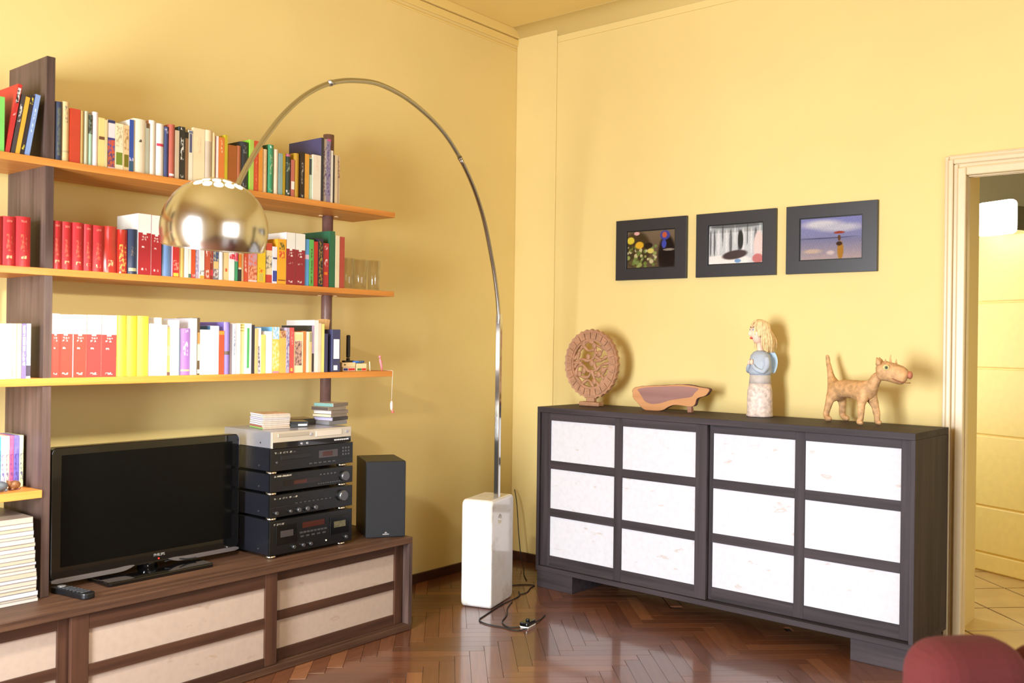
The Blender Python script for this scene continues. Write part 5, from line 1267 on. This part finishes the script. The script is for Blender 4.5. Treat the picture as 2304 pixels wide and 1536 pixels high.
shade = sh.build('lamp_shade', SHC, lamp, sh_c, TE)
MB().lathe(sph(R_(34.5), tr, 24, RS - 0.003), (0, 0, 0), 64, closed=False).build('shade_liner', plain('shade_white_lining', (246, 242, 232), 0.6, var=0), lamp, sh_c, TE, label='white inner lining')
MB().tube([(RS * math.sin(tr) * math.cos(a), RS * math.sin(tr) * math.sin(a), zr) for a in [2 * math.pi * k / 64 for k in range(65)]], 0.0022, 8).build('rim', SHC, shade)
dm, nt, b = new_mat('glow_shell_translucent')
nt.nodes.remove(b)
q1 = N(nt, 'ShaderNodeBsdfTranslucent'); q1.inputs['Color'].default_value = (0.5, 0.48, 0.44, 1)
q2 = N(nt, 'ShaderNodeBsdfDiffuse'); q2.inputs['Color'].default_value = (0.9, 0.88, 0.84, 1)
q3 = N(nt, 'ShaderNodeMixShader'); q3.inputs[0].default_value = 0.6
nt.links.new(q1.outputs[0], q3.inputs[1]); nt.links.new(q2.outputs[0], q3.inputs[2])
nt.links.new(q3.outputs[0], nt.nodes['Material Output'].inputs[0])
MB().lathe(sph(R_(0.5), R_(34.3), 14, RS - 0.005), (0, 0, 0), 64, closed=False).build('glow_shell', dm, lamp, sh_c, TE, label='added translucent shell whitening the cap holes')  # shell added under the cap so its holes glow white
# cap with real holes
holes = [(R_(29), 2 * math.pi * (k + 0.25) / 15, R_(4.7)) for k in range(15)] + [(R_(18.5), 2 * math.pi * k / 10, R_(4.4)) for k in range(10)] + [(R_(8.3), 2 * math.pi * k / 5, R_(3.4)) for k in range(5)]
hv = [(Vector((math.sin(t) * math.cos(p), math.sin(t) * math.sin(p), math.cos(t))), math.cos(r_)) for t, p, r_ in holes]
NT, NP = 60, 300
vs = []
for i in range(NT + 1):
    th = R_(34.8) * i / NT
    for k in range(NP):
        ph = 2 * math.pi * k / NP
        vs.append(Vector((math.sin(th) * math.cos(ph), math.sin(th) * math.sin(ph), math.cos(th))) * RS)
fs = []
for i in range(NT):
    for k in range(NP):
        k2 = (k + 1) % NP
        q = (i * NP + k, (i + 1) * NP + k, (i + 1) * NP + k2, i * NP + k2)
        cc = (vs[q[0]] + vs[q[1]] + vs[q[2]] + vs[q[3]]).normalized()
        if any(cc.dot(h_) > c_ for h_, c_ in hv):
            continue
        fs.append(q)
cap = MB().add(vs, fs, True).build('perforated_cap', SHC, lamp, sh_c, TE)
MB().ball((0, 0, 0), 0.022, 20, 14).build('bulb', plain('lit_bulb', (255, 246, 226), 0.3, var=0, emit=(255, 244, 220), es=12), lamp, sh_c + Vector((0, 0, 0.012)))
MB().cyl((0, 0, 0.045), (0, 0, 0.10), 0.014, 16).build('bulb_holder', WHITE, lamp, sh_c, TE)
pl = bpy.data.lights.new('arc_lamp_light', 'POINT')
pl.energy = 120
pl.color = (1.0, 0.94, 0.82)
pl.shadow_soft_size = 0.05
plo = bpy.data.objects.new('arc_lamp_light', pl)
COL.objects.link(plo)
plo.parent = lamp
plo.location = sh_c + Vector((0, 0, 0.012))

# ------------------------------------------------------------------ cables on the floor
def cord(pts, r, nm, lb, z=None):
    z = r + 0.0006 if z is None else z
    P3 = [(p[0], p[1], p[2] if len(p) > 2 else z) for p in pts]
    P3 = cr(P3, 7)
    o_ = MB().tube(P3, r, 8).build(nm, RUBBER)
    return tag(o_, lb, 'cable')
cord([(-0.72, -0.44), (-0.60, -0.43), (-0.50, -0.47), (-0.455, -0.535), (-0.52, -0.56), (-0.60, -0.60), (-0.66, -0.60)], 0.0028, 'power_cord', 'tangled black cord behind the marble block next to the sideboard foot')
cord([(-0.62, -0.56), (-0.70, -0.62), (-0.883, -0.655), (-1.074, -0.712), (-1.157, -0.745), (-1.183, -0.815), (-1.171, -0.902), (-1.165, -0.985), (-1.112, -1.004)], 0.0030, 'power_cord', 'black cord looping around the front of the marble block to the switch')
cord([(-0.80, -0.66), (-0.905, -0.715), (-1.005, -0.792), (-1.105, -0.847), (-1.150, -0.918), (-1.122, -0.958), (-1.088, -0.968)], 0.0028, 'power_cord', 'short inner black cord curving inside the larger loop of cable')
cord([(-1.03, -0.985, 0.010), (-0.98, -0.972, 0.007), (-0.938, -0.958, 0.0036), (-0.878, -0.934, 0.0036)], 0.0030, 'power_cord', 'stub of black cord pointing right from the foot switch')
cord([(-0.05, -0.06, 0.44), (-0.10, -0.12, 0.36), (-0.13, -0.16, 0.2), (-0.14, -0.19, 0.05), (-0.20, -0.26, 0.0035), (-0.30, -0.34, 0.0035), (-0.40, -0.44, 0.0035)], 0.0028, 'power_cord', 'black cord hanging down the wall in the room corner')
fsw = thing('foot_switch', 'small black foot switch with pale underside on the parquet', 'switch', (-1.068, -0.975, 0.0005), R_(10))
MB().prism(rrect(0.042, 0.024, 0.008, 4), lambda a, b_2, d: Vector((a, b_2, d)), 0.0, 0.007).build('base', WHITE, fsw, bevel=0.0015)
MB().prism(rrect(0.042, 0.024, 0.009, 4), lambda a, b_2, d: Vector((a, b_2, d)), 0.007, 0.026).build('housing', PIANO, fsw, bevel=0.004)
MB().lathe([(0.010, 0.026), (0.010, 0.033), (0.006, 0.036)], (0.0, 0, 0), 20).build('button', BLACKP, fsw)

# ------------------------------------------------------------------ carved disc
dc = thing('carved_disc', 'openwork carved wooden disc upright on a small foot at the sideboard left end', 'sculpture', (-0.205, -0.735, 1.003))
CW = plain('carved_wood', (176, 130, 98), 0.6, k=0.9, var=0.14, nscale=30, bmp=0.2)
A_, B_ = 0.183, 0.198
zc = 0.238
def dp(r_, a, d):
    return Vector((d, -A_ * r_ * math.cos(a), zc + B_ * r_ * math.sin(a)))
NSG = 192
rg = MB()
vs = []
for k in range(NSG):
    a = 2 * math.pi * k / NSG
    sc_ = 1.0 - 0.035 * (abs(math.sin(a * 16)) ** 0.8)
    vs += [dp(sc_, a, -0.012), dp(sc_, a, 0.012), dp(0.66, a, 0.010), dp(0.66, a, -0.010), dp(0.70, a, -0.009), dp(0.93, a, -0.009)]
fs = []
for k in range(NSG):
    k2 = (k + 1) % NSG
    for i, j in ((0, 1), (1, 2), (2, 3), (3, 4), (4, 5), (5, 0)):
        fs.append((k * 6 + i, k * 6 + j, k2 * 6 + j, k2 * 6 + i))
rg.add(vs, fs).build('rim', CW, dc)
for k in range(24):
    a0 = 2 * math.pi * (k + 0.07) / 24; a1 = 2 * math.pi * (k + 0.93) / 24
    bl = MB()
    n = 4
    ring_ = [(0.72, a0 + (a1 - a0) * i / n) for i in range(n + 1)] + [(0.905, a1 + (a0 - a1) * i / n) for i in range(n + 1)]
    bl.prism(ring_, lambda r_, a, d: dp(r_, a, d), -0.009, -0.0165)
    rr_ = random.Random(k)
    for q in range(3):
        aa = a0 + (a1 - a0) * rr_.uniform(0.2, 0.8); r1_ = rr_.uniform(0.75, 0.87)
        bl.tube([dp(r1_, aa, -0.0165), dp(min(0.89, r1_ + 0.05), aa + rr_.uniform(-0.06, 0.06), -0.0165)], 0.0028, 6)
    bl.build('carved_block', CW, dc, bevel=0.001)
fg = MB()
limbs = [[(-.62, .1), (-.45, .32), (-.3, .5), (-.1, .64)], [(-.62, -.12), (-.4, .12), (-.12, .08), (.1, .2), (.12, .45), (-.02, .66)], [(-.1, .62), (.2, .5), (.45, .42), (.6, .28)],
         [(-.64, .02), (-.36, .0), (-.1, -.2), (.16, -.16), (.35, -.02), (.64, .04)], [(-.56, -.36), (-.5, -.1), (-.3, -.02)], [(-.6, -.2), (-.42, -.34), (-.12, -.36), (.0, -.16)], [(-.34, -.56), (-.12, -.44), (.06, -.6), (.02, -.66)],
         [(.0, -.16), (.12, -.42), (.3, -.6)], [(.1, -.3), (.36, -.3), (.48, -.12), (.64, -.1)], [(.3, -.6), (.42, -.4), (.6, -.3)], [(.12, .2), (.36, .12), (.5, .2), (.62, .2)], [(.1, .3), (.34, .34), (.4, .56)],
         [(-.3, .5), (-.12, .36), (.1, .4)], [(-.45, .32), (-.5, .1), (-.36, 0)], [(.16, -.16), (.1, .04), (.36, .12)], [(-.56, -.36), (-.34, -.56)], [(.42, -.4), (.36, -.3)]]
for lm in limbs:
    lm = cr([(a * 1.05, b_2 * 1.05) for a, b_2 in lm], 5)
    pts = [Vector((RR.uniform(-0.001, 0.001), -A_ * a, zc + B_ * b_2)) for a, b_2 in lm]
    fg.tube(pts, [0.0085 + 0.0025 * math.sin(i * 0.9) for i in range(len(pts))], 9)
for a, b_2 in ((-.3, .56), (.02, .02), (-.28, -.2), (.3, .3), (.28, -.3), (-.12, .2), (.42, -.16), (-.44, -.3), (.1, .52), (.12, -.5)):
    fg.ball((-0.004, -A_ * a, zc + B_ * b_2), (0.011, 0.0155, 0.019), 12, 8)
    fg.ball((-0.014, -A_ * a, zc + B_ * b_2), (0.004, 0.004, 0.006), 8, 6)
fg.build('carved_figures', CW, dc)
MB().box(-0.028, 0.028, -0.068, 0.068, 0.0003, 0.024).box(-0.016, 0.016, -0.028, 0.028, 0.024, 0.050).build('foot', CW, dc, bevel=0.006, seg=3)

# ------------------------------------------------------------------ slab of wood with bark edge
bkp = [(-1.018, 1.116), (-1.089, 1.13), (-1.196, 1.137), (-1.29, 1.145), (-1.362, 1.143), (-1.413, 1.136), (-1.467, 1.129), (-1.463, 1.107), (-1.448, 1.093), (-1.408, 1.078), (-1.399, 1.046), (-1.374, 1.035), (-1.292, 1.04), (-1.25, 1.029), (-1.214, 1.008), (-1.156, 1.0025), (-1.102, 1.006), (-1.058, 1.037), (-1.024, 1.064), (-1.016, 1.087)]
htp = [(-1.046, 1.112), (-1.116, 1.125), (-1.275, 1.136), (-1.372, 1.134), (-1.408, 1.127), (-1.388, 1.104), (-1.373, 1.085), (-1.312, 1.073), (-1.25, 1.061), (-1.198, 1.044), (-1.145, 1.037), (-1.101, 1.049), (-1.074, 1.076), (-1.057, 1.094)]
sl = thing('wood_slab', 'slice of purple-hearted timber with bark edge propped between disc and angel', 'wood slice', (-0.24, -1.156, 1.0025))
def smooth_closed(p, n=4):
    k = len(p)
    o_ = []
    for i in range(k):
        p0, p1, p2, p3 = p[i - 1], p[i], p[(i + 1) % k], p[(i + 2) % k]
        for q in range(n):
            t = q / n
            o_.append(tuple(0.5 * (2 * p1[j] + (p2[j] - p0[j]) * t + (2 * p0[j] - 5 * p1[j] + 4 * p2[j] - p3[j]) * t * t + (3 * p1[j] - p0[j] - 3 * p2[j] + p3[j]) * t ** 3) for j in (0, 1)))
    return o_
def slabfn(u, v, d):
    zz = max(v - 1.0025, 0.0005)
    return Vector((d + zz * 0.28, u + 1.156, zz))
big = smooth_closed(bkp); hrt = smooth_closed(htp)
cxy = (sum(p[0] for p in big) / len(big), sum(p[1] for p in big) / len(big))
rb = random.Random(3)
bark = [(cxy[0] + (a - cxy[0]) * (1 + rb.uniform(0.004, 0.02)), max(1.0027, cxy[1] + (b_2 - cxy[1]) * (1 + rb.uniform(0.01, 0.05)))) for a, b_2 in big]
MB().prism(bark, slabfn, 0.003, 0.026).build('bark', plain('bark', (92, 62, 56), 0.9, var=0.4, nscale=60, bmp=0.5), sl)
MB().prism(big, slabfn, 0.0, 0.0029).build('sapwood', wood('orange_sapwood', (178, 124, 82), (196, 146, 102), 1, 0.6), sl, label='orange sapwood face')
MB().prism(hrt, slabfn, -0.0012, 0.0).build('heartwood', wood('purple_heartwood', (126, 90, 84), (156, 118, 114), 1, 0.5), sl, label='purplish heartwood')
MB().prism([(0.0, 0.0), (0.032, 0.0), (0.026, 0.02), (0.01, 0.05), (0.0, 0.05)], lambda a, b_2, d: Vector((0.016 + a, d, b_2 + 0.0)), -0.222, -0.198).build('rear_foot', plain('brown_foot', (160, 112, 90), 0.7, var=0.15), sl, bevel=0.003)

# ------------------------------------------------------------------ skin helper for figures
def skin(name, verts, edges, radii, mat, parent, loc=(0, 0, 0), rot=(0, 0, 0), sub=2, disp=0.0):
    me = bpy.data.meshes.new(name)
    me.from_pydata([tuple(v) for v in verts], edges, [])
    o_ = bpy.data.objects.new(name, me)
    COL.objects.link(o_)
    o_.parent = parent
    o_.location = loc; o_.rotation_euler = rot
    o_.modifiers.new('skin', 'SKIN').use_smooth_shade = True
    for i, r_ in enumerate(radii):
        sv = me.skin_vertices[0].data[i]
        sv.radius = (r_, r_) if not isinstance(r_, tuple) else r_
        sv.use_root = i == 0
    s_ = o_.modifiers.new('sub', 'SUBSURF'); s_.levels = sub; s_.render_levels = sub
    if disp:
        tx = bpy.data.textures.get('lumps') or bpy.data.textures.new('lumps', 'CLOUDS')
        tx.noise_scale = 0.02
        d_ = o_.modifiers.new('lumps', 'DISPLACE'); d_.texture = tx; d_.strength = disp; d_.mid_level = 0.5
    me.materials.append(mat)
    return o_

# ------------------------------------------------------------------ papier-mache dog
DOGC = plain('tan_papier_mache', (208, 162, 112), 0.7, k=0.9, var=0.3, nscale=45, bmp=0.5)
dog = thing('dog_sculpture', 'tan papier-mache dog with upright tail on the right end of the sideboard', 'sculpture', (-0.235, -2.222, 1.0032), math.atan2(-0.833, -0.553))
# local x = forwards (towards the head), y = left of the dog (towards the wall is negative), z up
V = []; E_ = []; Rr = []
def v_(x, y, z, r_, link_=None):
    V.append((x, y, z)); Rr.append(r_)
    if link_ is not None:
        E_.append((link_, len(V) - 1))
    return len(V) - 1
hip = v_(-0.115, 0, 0.158, 0.044)
mid = v_(-0.02, 0, 0.158, 0.046, hip)
che = v_(0.085, 0, 0.158, 0.046, mid)
nk0 = v_(0.135, 0, 0.175, 0.034, che)
nk1 = v_(0.160, 0.0, 0.212, 0.025, nk0)
nk2 = v_(0.176, 0.0, 0.240, 0.022, nk1)
rump = v_(-0.145, 0, 0.163, 0.036, hip)
t1 = v_(-0.165, 0, 0.205, 0.018, rump)
t2 = v_(-0.185, 0, 0.26, 0.012, t1)
t3 = v_(-0.20, 0, 0.315, 0.008, t2)
for root, x0, sy in ((hip, -0.125, 1), (hip, -0.125, -1), (che, 0.105, 1), (che, 0.105, -1)):
    a_ = v_(x0, sy * 0.034, 0.105, 0.020, root)
    b_4 = v_(x0 - 0.006 * (1 if x0 < 0 else -1), sy * 0.040, 0.07, 0.017, a_)
    c_4 = v_(x0 - 0.016 * (1 if x0 < 0 else -0.6), sy * 0.046, 0.026, 0.014, b_4)
    d_4 = v_(x0 + 0.002, sy * 0.048, 0.013, 0.0165, c_4)
    e_4 = v_(x0 + 0.03, sy * 0.050, 0.0105, 0.0125, d_4)
skin('body', V, E_, Rr, DOGC, dog, disp=0.006)
hd = bpy.data.objects.new('head', None)
V = [(0, 0, 0), (0.045, 0, 0.006), (0.088, 0, -0.012), (0.118, 0, -0.028), (0.125, 0, -0.042)]
hx, hy, hz, hr_ = 0.180, 0.0, 0.247, R_(42)
hobj = skin('head', [(-0.018, 0, 0.0), (0.028, 0, 0.004), (0.074, 0, -0.010), (0.124, 0, -0.028)], [(0, 1), (1, 2), (2, 3)], [(0.044, 0.046), (0.047, 0.049), (0.042, 0.046), (0.038, 0.042)], DOGC, dog, (hx, hy, hz), (0, 0, hr_), disp=0.005)
MB().ball((0.128, 0, -0.014), (0.012, 0.018, 0.018), 16, 10).build('nose', plain('dog_nose', (176, 108, 80), 0.5, var=0.1), hobj)
for sy in (1, -1):
    MB().tube([(0.002, sy * 0.026, 0.030), (0.000, sy * 0.030, 0.048), (-0.006, sy * 0.032, 0.062)], [0.013, 0.010, 0.002], 10).build('ear', DOGC, hobj)
    MB().ball((0.035, sy * 0.041, 0.018), (0.015, 0.006, 0.013), 14, 10).build('eye_socket', plain('eye_yellow', (206, 190, 130), 0.5, var=0.1), hobj)
    MB().ball((0.037, sy * 0.0455, 0.018), (0.008, 0.004, 0.008), 12, 8).build('eye', plain('eye_green', (120, 128, 90), 0.3, var=0.1), hobj)
    MB().ball((0.038, sy * 0.0490, 0.018), (0.004, 0.002, 0.004), 10, 6).build('pupil', BLACKP, hobj)
for (x, y) in ((0.048, 0.0), (0.07, 0.012), (0.03, -0.02)):
    MB().tube([(x, y, 0.028), (x - 0.002, y, 0.058 if y == 0 else 0.046), (x, y, 0.075 if y == 0 else 0.056)], [0.006, 0.0035, 0.0005], 8).build('tuft', DOGC, hobj)
MB().tube([(0.06, -0.040, -0.030), (0.09, -0.040, -0.044), (0.122, -0.022, -0.048), (0.130, 0.0, -0.048), (0.122, 0.022, -0.048)], 0.0016, 6).build('mouth', plain('mouth_line', (150, 84, 60), 0.7, var=0), hobj)

# ------------------------------------------------------------------ angel figurine
an = thing('angel_figurine', 'blonde painted angel figurine in pale blue standing on the sideboard', 'figurine', (-0.19, -1.742, 1.0032), math.atan2(0.42, -0.91))
# local x = facing direction
LAV = plain('angel_blue_grey', (168, 178, 192), 0.7, var=0.1, nscale=30, bmp=0.3)
SKIRT = plain('angel_lace_skirt', (212, 194, 184), 0.75, var=0.3, nscale=55, bmp=0.6)
SKIN = plain('angel_skin', (240, 204, 180), 0.6, var=0.04)
HAIR = plain('angel_hair', (226, 196, 146), 0.7, var=0.25, nscale=60, bmp=0.4)
def lump(prof, seg, amp, seed):
    r_ = random.Random(seed)
    m_ = MB().lathe(prof, (0, 0, 0), seg)
    m_.v = [(x * (1 + r_.uniform(-amp, amp)), y * (1 + r_.uniform(-amp, amp)), z) for x, y, z in m_.v]
    return m_
lump([(0.0, 0.0005), (0.062, 0.0005), (0.066, 0.006), (0.062, 0.014), (0.061, 0.04), (0.062, 0.08), (0.060, 0.13), (0.054, 0.165)], 36, 0.022, 1).build('skirt', SKIRT, an)
lump([(0.054, 0.165), (0.052, 0.19), (0.050, 0.22), (0.0, 0.225)], 32, 0.012, 2).build('waist', plain('angel_grey_cloth', (188, 178, 170), 0.7, var=0.1, nscale=40), an)
lump([(0.0, 0.205), (0.052, 0.208), (0.058, 0.225), (0.055, 0.25), (0.053, 0.28), (0.048, 0.305), (0.034, 0.322), (0.018, 0.33)], 32, 0.012, 3).build('bodice', LAV, an)
MB().tube([(0, 0, 0.315), (0.002, 0, 0.34), (0.006, 0, 0.375)], [0.022, 0.014, 0.015], 16).build('neck', SKIN, an)
for sy in (1, -1):
    skin('arm', [(0.0, sy * 0.044, 0.302), (0.006, sy * 0.060, 0.255), (0.028, sy * 0.052, 0.222), (0.055, sy * 0.028, 0.238), (0.060, sy * 0.012, 0.262)], [(0, 1), (1, 2), (2, 3), (3, 4)], [0.017, 0.0165, 0.014, 0.011, 0.009], LAV, an, sub=2)
    MB().ball((0.062, sy * 0.009, 0.272), (0.010, 0.007, 0.014), 12, 8).build('hand', SKIN, an)
    wp = smooth_closed([(0.0, 0.30), (0.03, 0.325), (0.062, 0.32), (0.085, 0.285), (0.08, 0.245), (0.055, 0.215), (0.022, 0.235), (0.0, 0.25)], 4)
    MB().prism(wp, lambda u, v, d, sy=sy: Vector((-0.040 - 0.36 * u, sy * (0.004 + 0.45 * u) + d, v)), -0.004, 0.004).build('wing', plain('wing_blue', (172, 200, 226), 0.6, var=0.08), an, bevel=0.0015)
# head: face towards local x
hm = MB().ball((0, 0, 0), (0.043, 0.040, 0.055), 28, 20)
vv = []
for x, y, z in hm.v:
    if x > 0.02 and z < -0.015:
        x *= 0.97
    if z < 0:
        y *= 1 + z * 5.5
    vv.append((x, y, z))
hm.v = vv
head = hm.build('head', SKIN, an, (0.010, 0, 0.418), (0, R_(-4), R_(-16)))
MB().ball((0.044, 0, -0.006), (0.012, 0.008, 0.016), 12, 8).build('nose', SKIN, head)
for sy in (1, -1):
    MB().ball((0.038, sy * 0.0175, 0.012), (0.0035, 0.009, 0.006), 12, 8).build('eye', plain('eye_white', (226, 226, 230), 0.3, var=0), head)
    MB().ball((0.0415, sy * 0.0175, 0.012), (0.0015, 0.0045, 0.0048), 12, 8).build('iris', plain('eye_blue', (70, 100, 150), 0.3, var=0), head)
    MB().tube([(0.040, sy * 0.009, 0.022), (0.0405, sy * 0.018, 0.0265), (0.036, sy * 0.027, 0.022)], 0.0016, 6).build('eyebrow', plain('brow_dark', (70, 56, 60), 0.6, var=0), head)
MB().ball((0.039, 0, -0.030), (0.007, 0.011, 0.0055), 14, 8).build('mouth', plain('lips_red', (206, 70, 66), 0.4, var=0), head)
hb = MB().ball((-0.008, 0, 0.012), (0.046, 0.046, 0.052), 22, 16)
hb.v = [(x - max(0, (x - 0.022)) * 0.9 if z < 0.03 else x, y, z) for x, y, z in hb.v]
hr = random.Random(9)
for k in range(84):
    a = R_(hr.uniform(52, 308))
    if k % 6 == 0:
        a = R_(hr.choice((-1, 1)) * hr.uniform(28, 50))
    ln = hr.uniform(0.075, 0.118) if 70 < math.degrees(a) % 360 < 290 else hr.uniform(0.02, 0.05)
    c_, s_ = math.cos(a), math.sin(a)
    fl = hr.uniform(1.1, 1.75) if 90 < math.degrees(a) % 360 < 270 else 1.03
    pts = [(0.010 * c_, 0.010 * s_, 0.062), (0.036 * c_ - 0.004, 0.036 * s_, 0.050), (0.048 * c_ - 0.006, 0.048 * s_, 0.018), (0.046 * c_ * fl - 0.010, 0.046 * s_ * (0.9 + fl * 0.1), 0.018 - ln * 0.55), (0.046 * c_ * fl - 0.014, 0.044 * s_ * (0.8 + fl * 0.2), 0.018 - ln)]
    hb.tube(cr(pts, 2), [0.0055] * 4 + [0.005] * 3 + [0.0035, 0.001], 6)
hb.build('hair', HAIR, head)

# ------------------------------------------------------------------ red armchair in the foreground
RED = plain('red_upholstery', (82, 17, 17), 0.9, var=0.12, nscale=260, bmp=0.25)
ac = thing('armchair', 'red upholstered armchair, only its rounded back top showing in the foreground corner', 'armchair', (-2.817, -3.431, 0), R_(39.3 - 90 + 8))
def cushion(nm, x0, x1, y0, y1, z0, z1, bev, mat=RED):
    return MB().box(x0, x1, y0, y1, z0, z1).build(nm, mat, ac, bevel=bev, seg=6)
# local x runs along the back, local y towards the wall
CHX = -0.02
cushion('backrest', -0.22, -0.022, -0.09, 0.05, 0.36, 0.872, 0.062)
cushion('backrest', -0.021, 0.42, -0.09, 0.05, 0.36, 0.850, 0.05)
cushion('seat', -0.20, 0.40, 0.055, 0.55, 0.26, 0.42, 0.05)
cushion('frame', -0.21, 0.41, -0.07, 0.54, 0.16, 0.258, 0.02)
for x in (-0.17, 0.37):
    for y in (-0.04, 0.50):
        MB().tube([(x, y, 0.0), (x, y, 0.16)], [0.014, 0.02], 14).build('leg', DARKW_Z, ac)

# ------------------------------------------------------------------ hallway light
hl = thing('wall_lamp', 'glaring white glass wall lamp seen through the doorway', 'lamp', (1.49, -2.46, 2.02), math.atan2(-0.908, -0.418))
MB().box(-0.10, 0.14, -0.085, -0.012, 0.0, 0.20).build('glass_shade', plain('lit_glass', (255, 255, 250), 0.4, var=0, emit=(255, 255, 248), es=9), hl, bevel=0.03, seg=4)
MB().box(-0.05, 0.09, -0.0118, 0.10, 0.03, 0.17).build('back_plate', CHROME, hl)
area('hallway_light', (0.95, -1.45, 1.6), (0.35, -1, 0), 0.8, 1.5, 19, (1.0, 0.98, 0.94))  # unseen area light inside the closed hall, aimed at the closet front
